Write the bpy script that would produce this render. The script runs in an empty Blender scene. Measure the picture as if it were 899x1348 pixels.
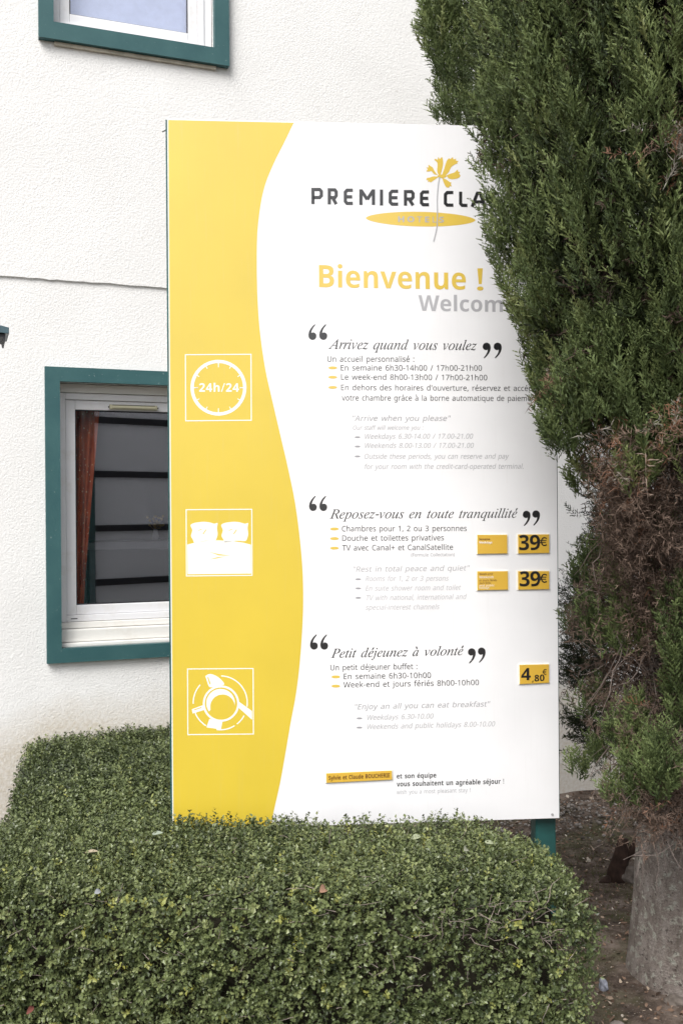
import bpy, bmesh, math, random
import numpy as np
from mathutils import Vector, Matrix

S = bpy.context.scene
C = S.collection
rng = np.random.default_rng(7)
random.seed(7)
rad = math.radians

# ---------------------------------------------------------------- camera
EYE = np.array([0.0, 0.0, 1.6])
FOC, CX, CY = 1310.0, 449.5, 674.0          # focal length in pixels of the 899 x 1348 photograph
PITCH, ROLL = rad(-0.067), rad(-0.411)

def cam_rows():
    cp, sp, cr, sr = math.cos(PITCH), math.sin(PITCH), math.cos(ROLL), math.sin(ROLL)
    Rp = np.array([[1, 0, 0], [0, cp, sp], [0, -sp, cp]])
    Rr = np.array([[cr, -sr, 0], [sr, cr, 0], [0, 0, 1]])
    A = np.array([[1, 0, 0], [0, 0, -1], [0, 1, 0]])     # world (x, y, z) -> (right, down, forward)
    return Rr @ Rp @ A
ROWS = cam_rows()
cam_data = bpy.data.cameras.new('camera')
cam = bpy.data.objects.new('camera', cam_data)
C.objects.link(cam)
cam_data.sensor_fit = 'VERTICAL'
cam_data.sensor_height = 36.0
cam_data.lens = 36.0 * FOC / 1348.0
cam_data.clip_start = 0.05
cam_data.clip_end = 2000.0
mr, md, mf = ROWS
mw = Matrix.Identity(4)
for i in range(3):
    mw[i][0], mw[i][1], mw[i][2], mw[i][3] = mr[i], -md[i], -mf[i], EYE[i]
cam.matrix_world = mw
S.camera = cam

# ---------------------------------------------------------------- sky, sun, exposure
SUN_EL, SUN_AZ = rad(48), rad(-155)       # azimuth measured from +Y towards +X: behind the camera, to the left
w = bpy.data.worlds.new('World')
S.world = w
w.use_nodes = True
nt = w.node_tree
bg = nt.nodes['Background']
sky = nt.nodes.new('ShaderNodeTexSky')
sky.sky_type = 'NISHITA'
sky.sun_disc = False
sky.sun_elevation = SUN_EL
sky.sun_rotation = SUN_AZ
sky.air_density = 1.0
sky.dust_density = 3.0
hs = nt.nodes.new('ShaderNodeHueSaturation')
hs.inputs['Saturation'].default_value = 0.28
nt.links.new(sky.outputs[0], hs.inputs['Color'])
nt.links.new(hs.outputs[0], bg.inputs['Color'])
bg.inputs['Strength'].default_value = 0.125
sun_data = bpy.data.lights.new('sun', 'SUN')
sun_data.energy = 2.3
sun_data.angle = rad(36)
sun_data.color = (1.0, 0.975, 0.94)
sun = bpy.data.objects.new('sun', sun_data)
C.objects.link(sun)
sdir = Vector((math.sin(SUN_AZ) * math.cos(SUN_EL), math.cos(SUN_AZ) * math.cos(SUN_EL), math.sin(SUN_EL)))
sun.rotation_euler = sdir.to_track_quat('Z', 'Y').to_euler()
S.view_settings.view_transform = 'Standard'
S.view_settings.look = 'None'
S.view_settings.exposure = 0.75
S.view_settings.gamma = 1.0
S.render.engine = 'CYCLES'
S.cycles.max_bounces = 8
S.cycles.transparent_max_bounces = 12

# ---------------------------------------------------------------- helpers
def tag(o, label=None, cat=None, group=None, kind=None):
    if label: o['label'] = label
    if cat: o['category'] = cat
    if group: o['group'] = group
    if kind: o['kind'] = kind
    return o

def empty(name, loc=(0, 0, 0), rz=0.0):
    o = bpy.data.objects.new(name, None)
    o.empty_display_size = 0.1
    C.objects.link(o)
    o.location = loc
    o.rotation_euler = (0, 0, rz)
    return o

def link(name, me, m=None, parent=None):
    o = bpy.data.objects.new(name, me)
    C.objects.link(o)
    if m is not None and not me.materials: me.materials.append(m)
    if parent is not None: o.parent = parent
    return o

class MB:
    """collects boxes, quads and tubes for one mesh"""
    def __init__(self): self.v = []; self.f = []
    def box(self, x0, x1, y0, y1, z0, z1):
        n = len(self.v)
        self.v += [(x, y, z) for x in (x0, x1) for y in (y0, y1) for z in (z0, z1)]
        for q in ((0, 1, 3, 2), (4, 6, 7, 5), (0, 4, 5, 1), (2, 3, 7, 6), (0, 2, 6, 4), (1, 5, 7, 3)):
            self.f.append(tuple(n + i for i in q))
        return self
    def quad(self, *p):
        n = len(self.v); self.v += [tuple(q) for q in p]; self.f.append(tuple(range(n, n + len(p))))
        return self
    def tube(self, pts, radii, seg=6, cap=True):
        pts = [Vector(p) for p in pts]
        n0 = len(self.v)
        for i, p in enumerate(pts):
            a = pts[max(i - 1, 0)]; b = pts[min(i + 1, len(pts) - 1)]
            d = (b - a).normalized()
            u = d.orthogonal().normalized() if i == 0 else (u - d * u.dot(d)).normalized()
            vv = d.cross(u)
            r = radii[i] if hasattr(radii, '__len__') else radii
            for k in range(seg):
                t = 2 * math.pi * k / seg
                self.v.append(tuple(p + (u * math.cos(t) + vv * math.sin(t)) * r))
        for i in range(len(pts) - 1):
            for k in range(seg):
                a = n0 + i * seg + k; b = n0 + i * seg + (k + 1) % seg
                self.f.append((a, b, b + seg, a + seg))
        if cap:
            self.f.append(tuple(n0 + k for k in range(seg))[::-1])
            e = n0 + (len(pts) - 1) * seg
            self.f.append(tuple(e + k for k in range(seg)))
        return self
    def build(self, name, m, parent=None, bevel=0.0, smooth=False):
        me = bpy.data.meshes.new(name)
        me.from_pydata(self.v, [], self.f)
        bm = bmesh.new(); bm.from_mesh(me)
        bmesh.ops.recalc_face_normals(bm, faces=bm.faces)
        if bevel: bmesh.ops.bevel(bm, geom=list(bm.edges), offset=bevel, segments=2, affect='EDGES', profile=0.6)
        bm.to_mesh(me); bm.free()
        if smooth:
            for p in me.polygons: p.use_smooth = True
        return link(name, me, m, parent)

def big_mesh(name, proto_v, proto_f, pos, rot, scl, m, parent=None, tint=None, tipv=None, smooth=False):
    """many small copies of a prototype written straight into one real mesh"""
    pv = np.asarray(proto_v, float); pf = np.asarray(proto_f, int)
    k, n, t = len(pos), len(pv), len(pf)
    V = np.einsum('kij,nj->kni', rot, pv) * scl[:, None, None] + pos[:, None, :]
    F = (pf[None] + (np.arange(k) * n)[:, None, None]).reshape(-1, 3)
    T = np.repeat(tint if tint is not None else np.zeros(k), n)
    P = np.tile(tipv if tipv is not None else np.zeros(n), k)
    return V.reshape(-1, 3), F, T, P

def write_mesh(name, parts, m, parent=None, smooth=False):
    V = np.concatenate([p[0] for p in parts]); T = np.concatenate([p[2] for p in parts]); P = np.concatenate([p[3] for p in parts])
    off = 0; Fs = []
    for p in parts:
        Fs.append(p[1] + off); off += len(p[0])
    F = np.concatenate(Fs)
    me = bpy.data.meshes.new(name)
    me.vertices.add(len(V)); me.vertices.foreach_set('co', V.astype(np.float32).ravel())
    me.loops.add(len(F) * 3); me.loops.foreach_set('vertex_index', F.astype(np.int32).ravel())
    me.polygons.add(len(F))
    me.polygons.foreach_set('loop_start', np.arange(0, len(F) * 3, 3, dtype=np.int32))
    me.polygons.foreach_set('loop_total', np.full(len(F), 3, dtype=np.int32))
    me.polygons.foreach_set('use_smooth', np.full(len(F), smooth))
    a = me.attributes.new('tint', 'FLOAT', 'POINT'); a.data.foreach_set('value', T.astype(np.float32))
    a = me.attributes.new('tip', 'FLOAT', 'POINT'); a.data.foreach_set('value', P.astype(np.float32))
    me.update(calc_edges=True)
    return link(name, me, m, parent)

# ---- node material helper
def new_mat(name, rough=0.6, spec=0.5):
    m = bpy.data.materials.new(name); m.use_nodes = True
    b = m.node_tree.nodes['Principled BSDF']
    b.inputs['Roughness'].default_value = rough
    b.inputs['Specular IOR Level'].default_value = spec
    return m, m.node_tree, b
def N(nt, t, **kw):
    n = nt.nodes.new(t)
    for k, v in kw.items():
        if k in n.inputs: n.inputs[k].default_value = v
        else: setattr(n, k, v)
    return n
def ramp(nt, fac, stops):
    r = nt.nodes.new('ShaderNodeValToRGB')
    el = r.color_ramp.elements
    while len(el) < len(stops): el.new(0.5)
    for e, (p, c) in zip(el, stops):
        e.position = p; e.color = (*c, 1) if len(c) == 3 else c
    nt.links.new(fac, r.inputs[0])
    return r
def coords(nt, kind='Object', scale=(1, 1, 1)):
    tc = nt.nodes.new('ShaderNodeTexCoord'); mp = nt.nodes.new('ShaderNodeMapping')
    mp.inputs['Scale'].default_value = scale
    nt.links.new(tc.outputs[kind], mp.inputs[0])
    return mp.outputs[0]
def noise(nt, vec, scale, detail=4, rough=0.55, out='Fac'):
    n = N(nt, 'ShaderNodeTexNoise', Scale=scale, Detail=detail, Roughness=rough)
    nt.links.new(vec, n.inputs['Vector'])
    return n.outputs[out]
def math_n(nt, op, a, b=None):
    n = nt.nodes.new('ShaderNodeMath'); n.operation = op
    for i, x in enumerate((a, b)):
        if x is None: continue
        if isinstance(x, (int, float)): n.inputs[i].default_value = x
        else: nt.links.new(x, n.inputs[i])
    return n.outputs[0]
def mixc(nt, fac, a, b, mode='MIX'):
    n = nt.nodes.new('ShaderNodeMix'); n.data_type = 'RGBA'; n.blend_type = mode
    for i, x in ((0, fac), (6, a), (7, b)):
        if isinstance(x, (int, float)): n.inputs[i].default_value = x
        elif isinstance(x, tuple): n.inputs[i].default_value = (*x, 1)
        else: nt.links.new(x, n.inputs[i])
    return n.outputs[2]
def bump(nt, b, h, strength, dist):
    n = N(nt, 'ShaderNodeBump', Strength=strength, Distance=dist)
    nt.links.new(h, n.inputs['Height']); nt.links.new(n.outputs[0], b.inputs['Normal'])
    return n
def simple(name, col, rough=0.5, spec=0.5, var=0.06, scale=30, bmp=0.0):
    m, nt, b = new_mat(name, rough, spec)
    v = coords(nt)
    n = noise(nt, v, scale, 5)
    lo = tuple(max(0, c * (1 - var)) for c in col); hi = tuple(min(1, c * (1 + var)) for c in col)
    r = ramp(nt, n, [(0.3, lo), (0.7, hi)])
    nt.links.new(r.outputs[0], b.inputs['Base Color'])
    if bmp: bump(nt, b, n, bmp, 0.002)
    return m

# ---------------------------------------------------------------- where things stand
def ray(px, py):
    c = np.array([(px - CX) / FOC, (py - CY) / FOC, 1.0])
    d = ROWS.T @ c
    return d
def on_ground(px, py, z=0.0):
    d = ray(px, py); t = (z - EYE[2]) / d[2]
    return EYE + d * t
def at_depth(px, py, Y):
    d = ray(px, py)
    return EYE + d * (Y / d[1])

WALL_YAW = rad(20.75)
WO = on_ground(760, 1045)
WD = np.array([math.cos(WALL_YAW), math.sin(WALL_YAW), 0]); WN = np.array([math.sin(WALL_YAW), -math.cos(WALL_YAW), 0])
def on_wall(px, py, off=0.0):
    """wall coordinates (along, height) of a surveyed point that lies off metres in front of the wall"""
    d = ray(px, py); o = WO + WN * off
    t = np.dot(o - EYE, WN) / np.dot(d, WN)
    p = EYE + d * t
    return float(np.dot(p - WO, WD)), float(p[2])
SIGN_YAW = rad(4.3)
SC = np.array([0.07, 3.36, 0.0])
SD = np.array([math.cos(SIGN_YAW), math.sin(SIGN_YAW), 0]); SN = np.array([math.sin(SIGN_YAW), -math.cos(SIGN_YAW), 0])
def on_sign(px, py):
    d = ray(px, py)
    t = np.dot(SC - EYE, SN) / np.dot(d, SN)
    p = EYE + d * t
    return float(np.dot(p - SC, SD)), float(p[2])

# ================================================================ MATERIALS
def stucco(name, stain=True):
    m, nt, b = new_mat(name, 0.85, 0.25)
    v = coords(nt)
    n1 = noise(nt, v, 2.0, 6)
    base = ramp(nt, n1, [(0.25, (0.70, 0.695, 0.685)), (0.75, (0.775, 0.772, 0.765))]).outputs[0]
    vor = N(nt, 'ShaderNodeTexVoronoi', Scale=100.0); nt.links.new(v, vor.inputs['Vector'])
    g = noise(nt, v, 120, 5, 0.6)
    g2 = noise(nt, v, 60, 3, 0.5)
    h = math_n(nt, 'ADD', math_n(nt, 'MULTIPLY', g, 0.8), math_n(nt, 'MULTIPLY', vor.outputs['Distance'], 0.35))
    h = math_n(nt, 'ADD', h, math_n(nt, 'MULTIPLY', g2, 0.45))
    # pin holes and dirt specks
    sp = noise(nt, v, 60, 2, 0.4)
    spk = ramp(nt, sp, [(0.74, (0, 0, 0)), (0.80, (1, 1, 1))]).outputs[0]
    base = mixc(nt, math_n(nt, 'MULTIPLY', spk, 0.45), base, (0.42, 0.40, 0.36))
    if stain:
        sx = nt.nodes.new('ShaderNodeSeparateXYZ'); tc = nt.nodes.new('ShaderNodeTexCoord')
        nt.links.new(tc.outputs['Object'], sx.inputs[0])
        n2 = noise(nt, v, 1.7, 4)
        zz = math_n(nt, 'ADD', sx.outputs['Z'], math_n(nt, 'MULTIPLY', n2, 0.5))
        # rain splash soil on the foot of the wall
        st = ramp(nt, zz, [(0.80, (1, 1, 1)), (1.32, (0, 0, 0))]).outputs[0]
        n3 = noise(nt, v, 60, 5)
        f = math_n(nt, 'MULTIPLY', st, math_n(nt, 'ADD', math_n(nt, 'MULTIPLY', n3, 1.1), 0.0))
        base = mixc(nt, f, base, (0.47, 0.40, 0.30))
    nt.links.new(base, b.inputs['Base Color'])
    bump(nt, b, h, 0.7, 0.0030)
    return m

def bark_mat():
    m, nt, b = new_mat('bark', 0.9, 0.2)
    v = coords(nt, scale=(1, 1, 0.35)); v2 = coords(nt)
    n = noise(nt, v, 26, 8, 0.7)
    base = ramp(nt, n, [(0.30, (0.13, 0.106, 0.090)), (0.5, (0.245, 0.208, 0.185)), (0.70, (0.37, 0.33, 0.30))]).outputs[0]
    l = noise(nt, v2, 45, 4, 0.6)
    lf = ramp(nt, l, [(0.55, (0, 0, 0)), (0.62, (1, 1, 1))]).outputs[0]
    base = mixc(nt, math_n(nt, 'MULTIPLY', lf, 0.75), base, (0.42, 0.42, 0.36))
    d = noise(nt, v2, 70, 3, 0.6)
    df = ramp(nt, d, [(0.33, (1, 1, 1)), (0.40, (0, 0, 0))]).outputs[0]
    base = mixc(nt, math_n(nt, 'MULTIPLY', df, 0.7), base, (0.045, 0.035, 0.03))
    nt.links.new(base, b.inputs['Base Color'])
    h = math_n(nt, 'ADD', n, math_n(nt, 'MULTIPLY', noise(nt, v2, 110, 5, 0.7), 0.7))
    bump(nt, b, h, 1.0, 0.024)
    return m

def leaf_mat(name, stops, tipcol=None, rough=0.5, spec=0.35, trans=0.25, tpow=1.0):
    """colour from the per-sprig tint attribute, tips paled as if lit"""
    m, nt, b = new_mat(name, rough, spec)
    a = N(nt, 'ShaderNodeAttribute', attribute_name='tint'); t = N(nt, 'ShaderNodeAttribute', attribute_name='tip')
    c = ramp(nt, a.outputs['Fac'], stops).outputs[0]
    if tipcol: c = mixc(nt, math_n(nt, 'MULTIPLY', math_n(nt, 'MULTIPLY', math_n(nt, 'POWER', t.outputs['Fac'], tpow), math_n(nt, 'ADD', a.outputs['Fac'], 0.15)), 0.7), c, tipcol)
    nt.links.new(c, b.inputs['Base Color'])
    tr = nt.nodes.new('ShaderNodeBsdfTranslucent'); nt.links.new(c, tr.inputs['Color'])
    mx = nt.nodes.new('ShaderNodeMixShader'); mx.inputs[0].default_value = trans
    nt.links.new(b.outputs[0], mx.inputs[1]); nt.links.new(tr.outputs[0], mx.inputs[2])
    nt.links.new(mx.outputs[0], nt.nodes['Material Output'].inputs['Surface'])
    return m

def soil_mat():
    m, nt, b = new_mat('soil', 0.95, 0.15)
    v = coords(nt)
    n = noise(nt, v, 9, 10, 0.7)
    c = ramp(nt, n, [(0.35, (0.045, 0.034, 0.027)), (0.5, (0.12, 0.090, 0.072)), (0.65, (0.23, 0.185, 0.155))]).outputs[0]
    g = noise(nt, v, 2.6, 4, 0.6)
    gf = ramp(nt, g, [(0.48, (0, 0, 0)), (0.62, (1, 1, 1))]).outputs[0]
    gf2 = math_n(nt, 'MULTIPLY', gf, noise(nt, v, 40, 4))
    c = mixc(nt, gf2, c, (0.075, 0.088, 0.032))
    s = noise(nt, v, 120, 3)
    sf = ramp(nt, s, [(0.62, (0, 0, 0)), (0.68, (1, 1, 1))]).outputs[0]
    c = mixc(nt, math_n(nt, 'MULTIPLY', sf, 0.6), c, (0.30, 0.27, 0.24))
    nt.links.new(c, b.inputs['Base Color'])
    h = math_n(nt, 'ADD', noise(nt, v, 30, 8, 0.7), math_n(nt, 'MULTIPLY', noise(nt, v, 150, 4, 0.7), 0.4))
    bump(nt, b, h, 1.0, 0.02)
    return m

def teal_mat():
    m, nt, b = new_mat('teal_paint', 0.5, 0.4)
    v = coords(nt)
    n = noise(nt, v, 5, 7, 0.65)
    c = ramp(nt, n, [(0.3, (0.022, 0.080, 0.088)), (0.7, (0.040, 0.112, 0.116))]).outputs[0]
    s = noise(nt, v, 90, 3)
    sf = ramp(nt, s, [(0.68, (0, 0, 0)), (0.73, (1, 1, 1))]).outputs[0]
    c = mixc(nt, math_n(nt, 'MULTIPLY', sf, 0.35), c, (0.34, 0.40, 0.38))
    nt.links.new(c, b.inputs['Base Color'])
    return m

def dirty_white(name, base=(0.74, 0.74, 0.76), rough=0.35):
    m, nt, b = new_mat(name, rough, 0.5)
    v = coords(nt)
    n = noise(nt, v, 7, 8, 0.7)
    f = ramp(nt, n, [(0.52, (0, 0, 0)), (0.80, (1, 1, 1))]).outputs[0]
    c = mixc(nt, math_n(nt, 'MULTIPLY', f, 0.5), base, (0.50, 0.46, 0.39))
    nt.links.new(c, b.inputs['Base Color'])
    return m

def glass_mat(name, refl=0.16, tint=(0.9, 0.92, 1.0), body=(0.97, 0.98, 1.0)):
    m, nt, b = new_mat(name)
    g = N(nt, 'ShaderNodeBsdfGlossy', Roughness=0.01); g.inputs['Color'].default_value = (*tint, 1)
    t = nt.nodes.new('ShaderNodeBsdfTransparent'); t.inputs['Color'].default_value = (*body, 1)
    lw = N(nt, 'ShaderNodeLayerWeight', Blend=0.12)
    f = math_n(nt, 'ADD', math_n(nt, 'MULTIPLY', lw.outputs['Fresnel'], 0.6), refl)
    mx = nt.nodes.new('ShaderNodeMixShader')
    nt.links.new(f, mx.inputs[0]); nt.links.new(t.outputs[0], mx.inputs[1]); nt.links.new(g.outputs[0], mx.inputs[2])
    nt.links.new(mx.outputs[0], nt.nodes['Material Output'].inputs['Surface'])
    return m

def vinyl(name, col, rough=0.30, spec=0.7, var=0.04):
    m, nt, b = new_mat(name, rough, spec)
    v = coords(nt)
    n = noise(nt, v, 3.5, 5)
    c = ramp(nt, n, [(0.3, tuple(x * (1 - var) for x in col)), (0.7, tuple(min(1, x * (1 + var)) for x in col))]).outputs[0]
    # thin rain streaks and specks
    v2 = coords(nt, scale=(30, 1, 1.2))
    st = noise(nt, v2, 3.0, 6, 0.7)
    sf = ramp(nt, st, [(0.55, (0, 0, 0)), (0.8, (1, 1, 1))]).outputs[0]
    c = mixc(nt, math_n(nt, 'MULTIPLY', sf, 0.11), c, (0.45, 0.43, 0.40))
    s = noise(nt, v, 160, 2)
    pf = ramp(nt, s, [(0.74, (0, 0, 0)), (0.78, (1, 1, 1))]).outputs[0]
    c = mixc(nt, math_n(nt, 'MULTIPLY', pf, 0.15), c, (0.35, 0.33, 0.30))
    nt.links.new(c, b.inputs['Base Color'])
    b.inputs['Coat Weight'].default_value = 0.45; b.inputs['Coat Roughness'].default_value = 0.25
    # a very slightly wavy sheet
    w_ = noise(nt, v, 1.3, 2)
    bump(nt, b, w_, 0.08, 0.01)
    return m

M_STUCCO = stucco('roughcast_render')
M_STUCCO_UP = stucco('roughcast_render_upper', False)
M_BARK = bark_mat()
M_SOIL = soil_mat()
M_TEAL = teal_mat()
M_PVC = dirty_white('white_pvc')
M_SILL = dirty_white('painted_sill', (0.70, 0.69, 0.66), 0.6)
M_GLASS = glass_mat('window_glass', 0.15)
M_BOARD = vinyl('sign_white', (0.73, 0.73, 0.745))
M_YELLOW = vinyl('sign_yellow', (0.60, 0.448, 0.042))
M_YELL2 = vinyl('logo_yellow', (0.62, 0.44, 0.07))
M_DARK = vinyl('letter_dark', (0.012, 0.012, 0.014))
M_MID = vinyl('letter_mid_grey', (0.29, 0.29, 0.31))
M_PALE = vinyl('letter_pale_grey', (0.37, 0.37, 0.39))
M_FAINT = vinyl('letter_faint_grey', (0.44, 0.44, 0.46))
M_LILAC = vinyl('stem_lilac_grey', (0.37, 0.37, 0.39))
M_WHITEV = vinyl('letter_white', (0.80, 0.79, 0.74))
M_PLATE = vinyl('plate_gold', (0.60, 0.37, 0.045), 0.3)
M_BROWN = vinyl('letter_brown', (0.12, 0.045, 0.01))
M_CLEAR = simple('clear_holder', (0.78, 0.76, 0.66), 0.2)
M_POST = simple('green_post_paint', (0.014, 0.070, 0.066), 0.4, 0.5, 0.25, 12)
M_STEEL = simple('dull_steel', (0.35, 0.35, 0.35), 0.35)

# ================================================================ GROUND
def ground_h(x, y):
    return 0.012 * np.sin(x * 3.1 + 1.0) * np.cos(y * 2.7) + 0.008 * np.sin(x * 8.3 + y * 5.1)
def make_ground():
    xs = np.concatenate([[-600, -100, -20, -6], np.linspace(-3, 4, 71), [7, 20, 100, 600]])
    ys = np.concatenate([[-600, -100, -20, -4], np.linspace(0, 7, 71), [10, 20, 100, 600]])
    v = []; f = []
    for y in ys:
        for x in xs:
            near = (-3.1 <= x <= 4.1) and (-0.1 <= y <= 7.1)
            v.append((x, y, float(ground_h(x, y)) if near else 0.0))
    nx = len(xs)
    for j in range(len(ys) - 1):
        for i in range(nx - 1):
            f.append((j * nx + i, j * nx + i + 1, (j + 1) * nx + i + 1, (j + 1) * nx + i))
    me = bpy.data.meshes.new('ground'); me.from_pydata(v, [], f)
    for p in me.polygons: p.use_smooth = True
    o = link('ground', me, M_SOIL); tag(o, kind='structure')
make_ground()

# ================================================================ HOTEL FACADE
house = empty('hotel_building', tuple(WO), WALL_YAW)
tag(house, 'off white roughcast two storey building with dark teal window surrounds behind the sign', 'building')

# lower window, outer edge of its teal surround
l0, lt = on_wall(60, 482, 0.03); l0b, lb = on_wall(62, 874, 0.03)
LW0 = (l0 + l0b) / 2
u0, ub0 = on_wall(51.5, 49, 0.04); u1, ub1 = on_wall(302, 87, 0.04)
UW0, UW1, UB = u0, u1, (ub0 + ub1) / 2
WW = UW1 - UW0
LW1 = LW0 + WW
LT, LB = lt, lb
print('windows', LW0, LW1, LB, LT, 'upper', UW0, UW1, UB, ub0, ub1)
# the two openings behind the surrounds
TR = 0.062
low_hole = (LW0 + TR, LW1 - TR, LB + 0.062, LT - 0.062)
up_hole = (UW0 + 0.062, UW1 - 0.068, UB + 0.075, UB + 1.30)
UT = up_hole[3] + 0.062
c0 = on_wall(0, 364)[1]; s_c0 = on_wall(0, 364)[0]; c1 = on_wall(215, 377)[1]; s_c1 = on_wall(215, 377)[0]
JOINT = (c0 + c1) / 2
print('joint', c0, c1)

def wall_panel(name, x0, x1, z0, z1, yf, hole, m, back=0.28):
    """front face with an opening, its reveals and the outer rim"""
    b = MB()
    hx0, hx1, hz0, hz1 = hole
    xs = [x0, hx0, hx1, x1]; zs = [z0, hz0, hz1, z1]
    for i in range(3):
        for j in range(3):
            if i == 1 and j == 1: continue
            b.quad((xs[i], yf, zs[j]), (xs[i + 1], yf, zs[j]), (xs[i + 1], yf, zs[j + 1]), (xs[i], yf, zs[j + 1]))
            b.quad((xs[i], back, zs[j]), (xs[i + 1], back, zs[j]), (xs[i + 1], back, zs[j + 1]), (xs[i], back, zs[j + 1]))
    for (a, c) in (((hx0, hz0), (hx0, hz1)), ((hx0, hz1), (hx1, hz1)), ((hx1, hz1), (hx1, hz0)), ((hx1, hz0), (hx0, hz0)),
                   ((x0, z0), (x0, z1)), ((x0, z1), (x1, z1)), ((x1, z1), (x1, z0)), ((x1, z0), (x0, z0))):
        b.quad((a[0], yf, a[1]), (c[0], yf, c[1]), (c[0], back, c[1]), (a[0], back, a[1]))
    return b.build(name, m, house)
wall_panel('lower_wall', -7.0, 6.0, -0.3, JOINT, 0.0, low_hole, M_STUCCO)
wall_panel('upper_wall', -7.0, 6.0, JOINT + 0.03, 6.2, -0.010, up_hole, M_STUCCO_UP)
# hand-finished lower lip of the upper render coat
lip = MB()
xx = np.arange(-7.0, 6.001, 0.03)
jit = np.cumsum(rng.normal(0, 0.0011, len(xx))); jit -= np.linspace(0, jit[-1], len(xx)); jit = jit * 0.6 + rng.normal(0, 0.0012, len(xx))
for i in range(len(xx) - 1):
    za, zb = JOINT + jit[i], JOINT + jit[i + 1]
    lip.quad((xx[i], -0.010, za + 0.004), (xx[i + 1], -0.010, zb + 0.004), (xx[i + 1], -0.010, JOINT + 0.03), (xx[i], -0.010, JOINT + 0.03))
    lip.quad((xx[i], -0.010, za + 0.004), (xx[i + 1], -0.010, zb + 0.004), (xx[i + 1], 0.004, zb - 0.002), (xx[i], 0.004, za - 0.002))
lip.build('render_lip', M_STUCCO_UP, house)
shell = MB()
shell.box(-7.0, -6.8, 0.282, 6.0, -0.3, 6.2); shell.box(5.8, 6.0, 0.282, 6.0, -0.3, 6.2); shell.box(-6.8, 5.8, 5.8, 6.0, -0.3, 6.2)
shell.build('side_wall', M_STUCCO_UP, house)
rf = MB(); rf.box(-7.25, 6.25, -0.25, 6.2, 6.203, 6.35); rf.build('roof', simple('roof_grey', (0.2, 0.2, 0.2)), house)

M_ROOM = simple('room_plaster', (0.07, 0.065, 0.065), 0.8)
M_ROOMD = simple('room_dark_wood', (0.05, 0.04, 0.035), 0.5)

def window(x0, x1, z0, z1, hole, trim_off, upper):
    """teal surround with frame, sash, glass and sill inside the reveal; returns the surround"""
    hx0, hx1, hz0, hz1 = hole
    win = MB()
    ty0, ty1 = -trim_off, 0.003
    if upper: ty1 = -0.007
    lip_ = 0.004
    win.box(x0, hx0 + lip_, ty0, ty1, z0, z1)
    win.box(hx1 - lip_, x1, ty0, ty1, z0, z1)
    win.box(hx0 + lip_, hx1 - lip_, ty0, ty1, hz1 - lip_, z1)
    win.box(hx0 + lip_, hx1 - lip_, ty0, ty1, z0, hz0 + lip_)
    s = win.build('window', M_TEAL, house)
    D = 0.018 if upper else 0.07
    fw = 0.075                                   # outer frame + sash
    fz0 = hz0 + (0.115 if not upper else 0.012)  # frame stands on the sill
    fr = MB()
    a, c, e, g = hx0 + 0.006, hx1 - 0.006, fz0, hz1 - 0.045
    if upper: g = hz1 - 0.006
    o_ = 0.030
    if upper: c -= 0.035
    fr.box(a, a + o_, D, D + 0.07, e, g); fr.box(c - o_, c, D, D + 0.07, e, g)
    fr.box(a + o_, c - o_, D, D + 0.07, e, e + o_); fr.box(a + o_, c - o_, D, D + 0.07, g - o_, g)
    fr.build('window_frame', M_PVC, s, bevel=0.003)
    sa = MB()
    a2, c2, e2, g2 = a + o_ + 0.001, c - o_ - 0.001, e + o_ + 0.001, g - o_ - 0.001
    q = fw - o_
    sa.box(a2, a2 + q, D + 0.012, D + 0.075, e2, g2); sa.box(c2 - q, c2, D + 0.012, D + 0.075, e2, g2)
    sa.box(a2 + q, c2 - q, D + 0.012, D + 0.075, e2, e2 + q); sa.box(a2 + q, c2 - q, D + 0.012, D + 0.075, g2 - q, g2)
    sa.build('sash', M_PVC, s, bevel=0.004)
    if upper:
        jb = MB(); jb.box(c + 0.001, hx1 - 0.004, D + 0.006, D + 0.08, e, g); jb.build('frame_jamb', M_PVC, s, bevel=0.002)
    gk = MB()
    a3, c3, e3, g3 = a2 + q, c2 - q, e2 + q, g2 - q
    t = 0.005
    gk.box(a3, a3 + t, D + 0.022, D + 0.03, e3, g3); gk.box(c3 - t, c3, D + 0.022, D + 0.03, e3, g3)
    gk.box(a3 + t, c3 - t, D + 0.022, D + 0.03, e3, e3 + t); gk.box(a3 + t, c3 - t, D + 0.022, D + 0.03, g3 - t, g3)
    gk.build('rubber_seal', simple('black_rubber', (0.02, 0.02, 0.025), 0.6), s)
    gl = MB(); gl.box(a3 + 0.002, c3 - 0.002, D + 0.032, D + 0.036, e3 + 0.002, g3 - 0.002)
    gl.build('glass', M_GLASS, s)
    return s, (a3, c3, e3, g3), (a2, c2, e2, g2), D

sL, glL, saL, DL = window(LW0, LW1, LB, LT, low_hole, 0.03, False)
sU, glU, saU, DU = window(UW0, UW1, UB, UT, up_hole, 0.045, True)
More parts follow.
